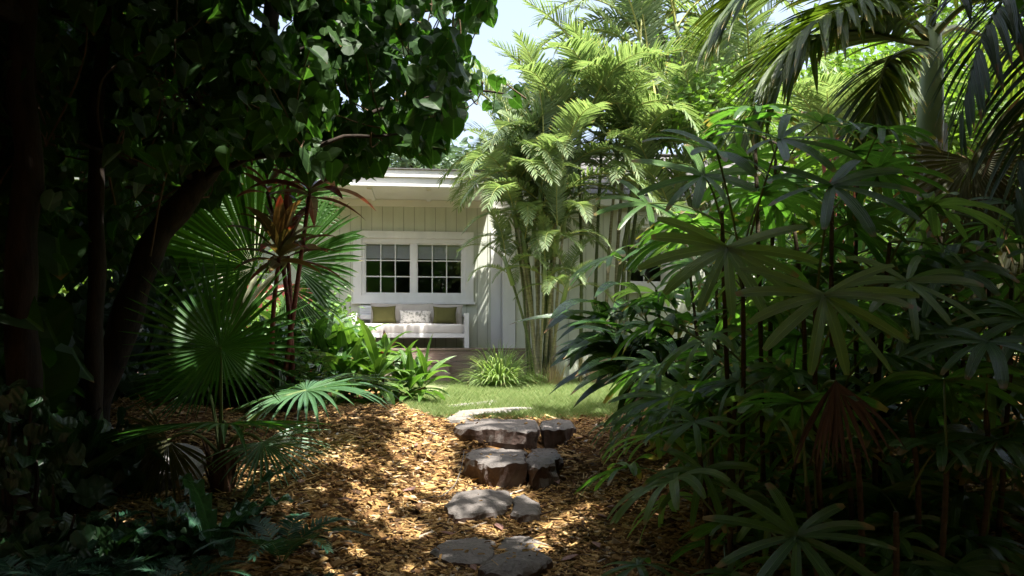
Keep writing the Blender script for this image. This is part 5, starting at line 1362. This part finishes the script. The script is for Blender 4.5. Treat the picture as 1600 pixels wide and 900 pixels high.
# vines
for k, (pts, lab) in enumerate([([(278, -40, 4.3), (272, 120, 4.3), (270, 230, 4.35), (250, 310, 4.4), (235, 400, 4.5)], "thin vine hanging straight down beside the slim dark trunk"),
                                ([(330, -30, 4.4), (315, 40, 4.3), (160, 110, 4.2), (150, 180, 4.2), (180, 320, 4.2)], "thin vine looping across to the slim dark trunk")]):
    A = np.array([at(*p) for p in pts]); uu = np.linspace(0, 1, 30); Q = np.stack([np.interp(uu, np.linspace(0, 1, len(A)), A[:, q]) for q in range(3)], 1)
    for _ in range(4): Q[1:-1] = (Q[:-2] + 2 * Q[1:-1] + Q[2:]) / 4
    g = G(); g.tube(Q, np.full(30, .006), 6); tag(g.build("vine", M['vine'], None, origin=tuple(Q[-1]), smooth=True), lab, "vine", "vines hanging at upper left")

# bird's nest fern and small ferns, bottom left
fbp = np.array([pxx(335, 3.35), 3.35, 0]); fbp[2] = gh(fbp[0], fbp[1])
fn = thing("birds_nest_fern", "bluish green wavy strap fern at the bottom left", "fern", fbp)
rr = np.random.default_rng(5)
for k in range(11):
    az = k * 2.4 + .4; el = rr.uniform(.5, 1.25); g = G()
    d = np.array([math.cos(az) * math.cos(el), math.sin(az) * math.cos(el), math.sin(el)])
    a0_ = g.n; blades(g, [fbp], [d], [(-d[0], -d[1], 1)], [rr.uniform(.34, .5)], [.085], STRAP, .9, .25, 22, 0, 1.5)
    V = g.v[0].reshape(23, 3, 3); w_ = np.sin(np.arange(23) * 1.5 + k)[:, None] * .016; V[:, 0] += w_ * [0, 0, 1] + w_ * .3; V[:, 2] -= w_ * [0, 0, 1]; g.v[0] = V.reshape(-1, 3)
    g.build("fern_leaf", M['fern'], fn)
ff = [frond_mesh("fern_frond", .45, 55, 85, 80 + s, nl=26, ll=.085, lw=.016, lift=.1, droop=.3, mats=[M['fern'], M['petiole']], rr=.003, start=.15, nseg=2) for s in range(2)]
for k, (px, D_, lab) in enumerate([(440, 3.25, "small feathery fern beside the wavy strap fern"), (250, 3.5, "small feathery fern left of the wavy strap fern"), (150, 3.6, "small feathery fern in the lower left corner"), (500, 3.15, "tiny fern at the bottom edge beside the mulch"), (40, 2.9, "feathery fern in the extreme lower left corner"), (115, 3.0, "feathery fern second from the lower left corner"), (205, 2.95, "feathery fern at the bottom edge left of the strap fern"), (290, 2.9, "feathery fern at the bottom edge under the strap fern")]):
    b = np.array([pxx(px, D_), D_, 0]); b[2] = gh(b[0], b[1]); t = thing("small_fern", lab, "fern", b, group="small ferns at the bottom left")
    for j in range(8): put("fern_frond", ff[j % 2], t, b, (0, 0, j * .785 + k), (.9, .7, .8, .45, .9, .8, .8, .6)[k])
# broad-leaved understory plant lower left
up = np.array([pxx(62, 3.9), 3.9, 0]); up[2] = gh(up[0], up[1])
t = thing("broad_leaf_plant", "broad leaved plant with upright paddles in the dark lower left", "plant", up)
g = G(); rosette(g, up, 11, .55, .16, 85, 25, .5, 0, 9, h=.1, nseg=8); g.build("leaf_rosette", M['under'], t)

# irrigation tube by the second step
A = np.array([ghit(725, 712) + [0, 0, .03], ghit(722, 735) + [0, 0, .03], ghit(712, 765) + [0, 0, .03], ghit(690, 782) + [0, 0, .02], ghit(672, 780) + [0, 0, .015]]); uu = np.linspace(0, 1, 24)
Q = np.stack([np.interp(uu, np.linspace(0, 1, len(A)), A[:, q]) for q in range(3)], 1)
for _ in range(3): Q[1:-1] = (Q[:-2] + 2 * Q[1:-1] + Q[2:]) / 4
g = G(); g.tube(Q, np.full(24, .0025), 6); tag(g.build("irrigation_tube", M['tubing'], None, origin=tuple(Q[0]), smooth=True), "thin grey irrigation tube on the mulch left of the second step", "tube")

# fallen leaves
M['fallen'] = leaf_mat("fallen_leaf", (.16, .07, .05), (.34, .2, .16), .1, (1.2, 1, .9), .7, None, 0, 6, .4)
fm = []
for s in range(3):
    g = G(); rr = np.random.default_rng(s); blades(g, [(0, -.04, 0)], [(0, 1, .25)], [(0, 0, 1)], [.085], [.04], LANCE, .5, -.5 + .4 * s, 6); fm.append(g.mesh("fallen_leaf", M['fallen'], smooth=True))
spots = [(975, 805), (990, 790), (1000, 815), (940, 812), (955, 798), (910, 770), (1030, 790), (760, 895), (740, 905 - 10), (700, 840), (905, 690), (870, 760), (650, 700), (560, 690), (540, 790), (600, 850), (890, 880), (930, 860), (1010, 760), (470, 760), (430, 790), (640, 770), (780, 830), (930, 800), (555, 735)]
for k, (px, py) in enumerate(spots):
    p = ghit(px, py); o = bpy.data.objects.new("fallen_leaf", fm[k % 3]); col.objects.link(o)
    o.location = (p[0], p[1], p[2] + .022); o.rotation_euler = (random.uniform(-.3, .3), random.uniform(-.3, .3), random.uniform(0, 6.28)); s_ = random.uniform(.7, 1.3); o.scale = (s_, s_, s_)
    tag(o, "dry brown fallen leaf lying on the orange wood chips", "leaf", "fallen leaves on the mulch")
for o in col.objects:
    if '_local' in o: del o['_local']
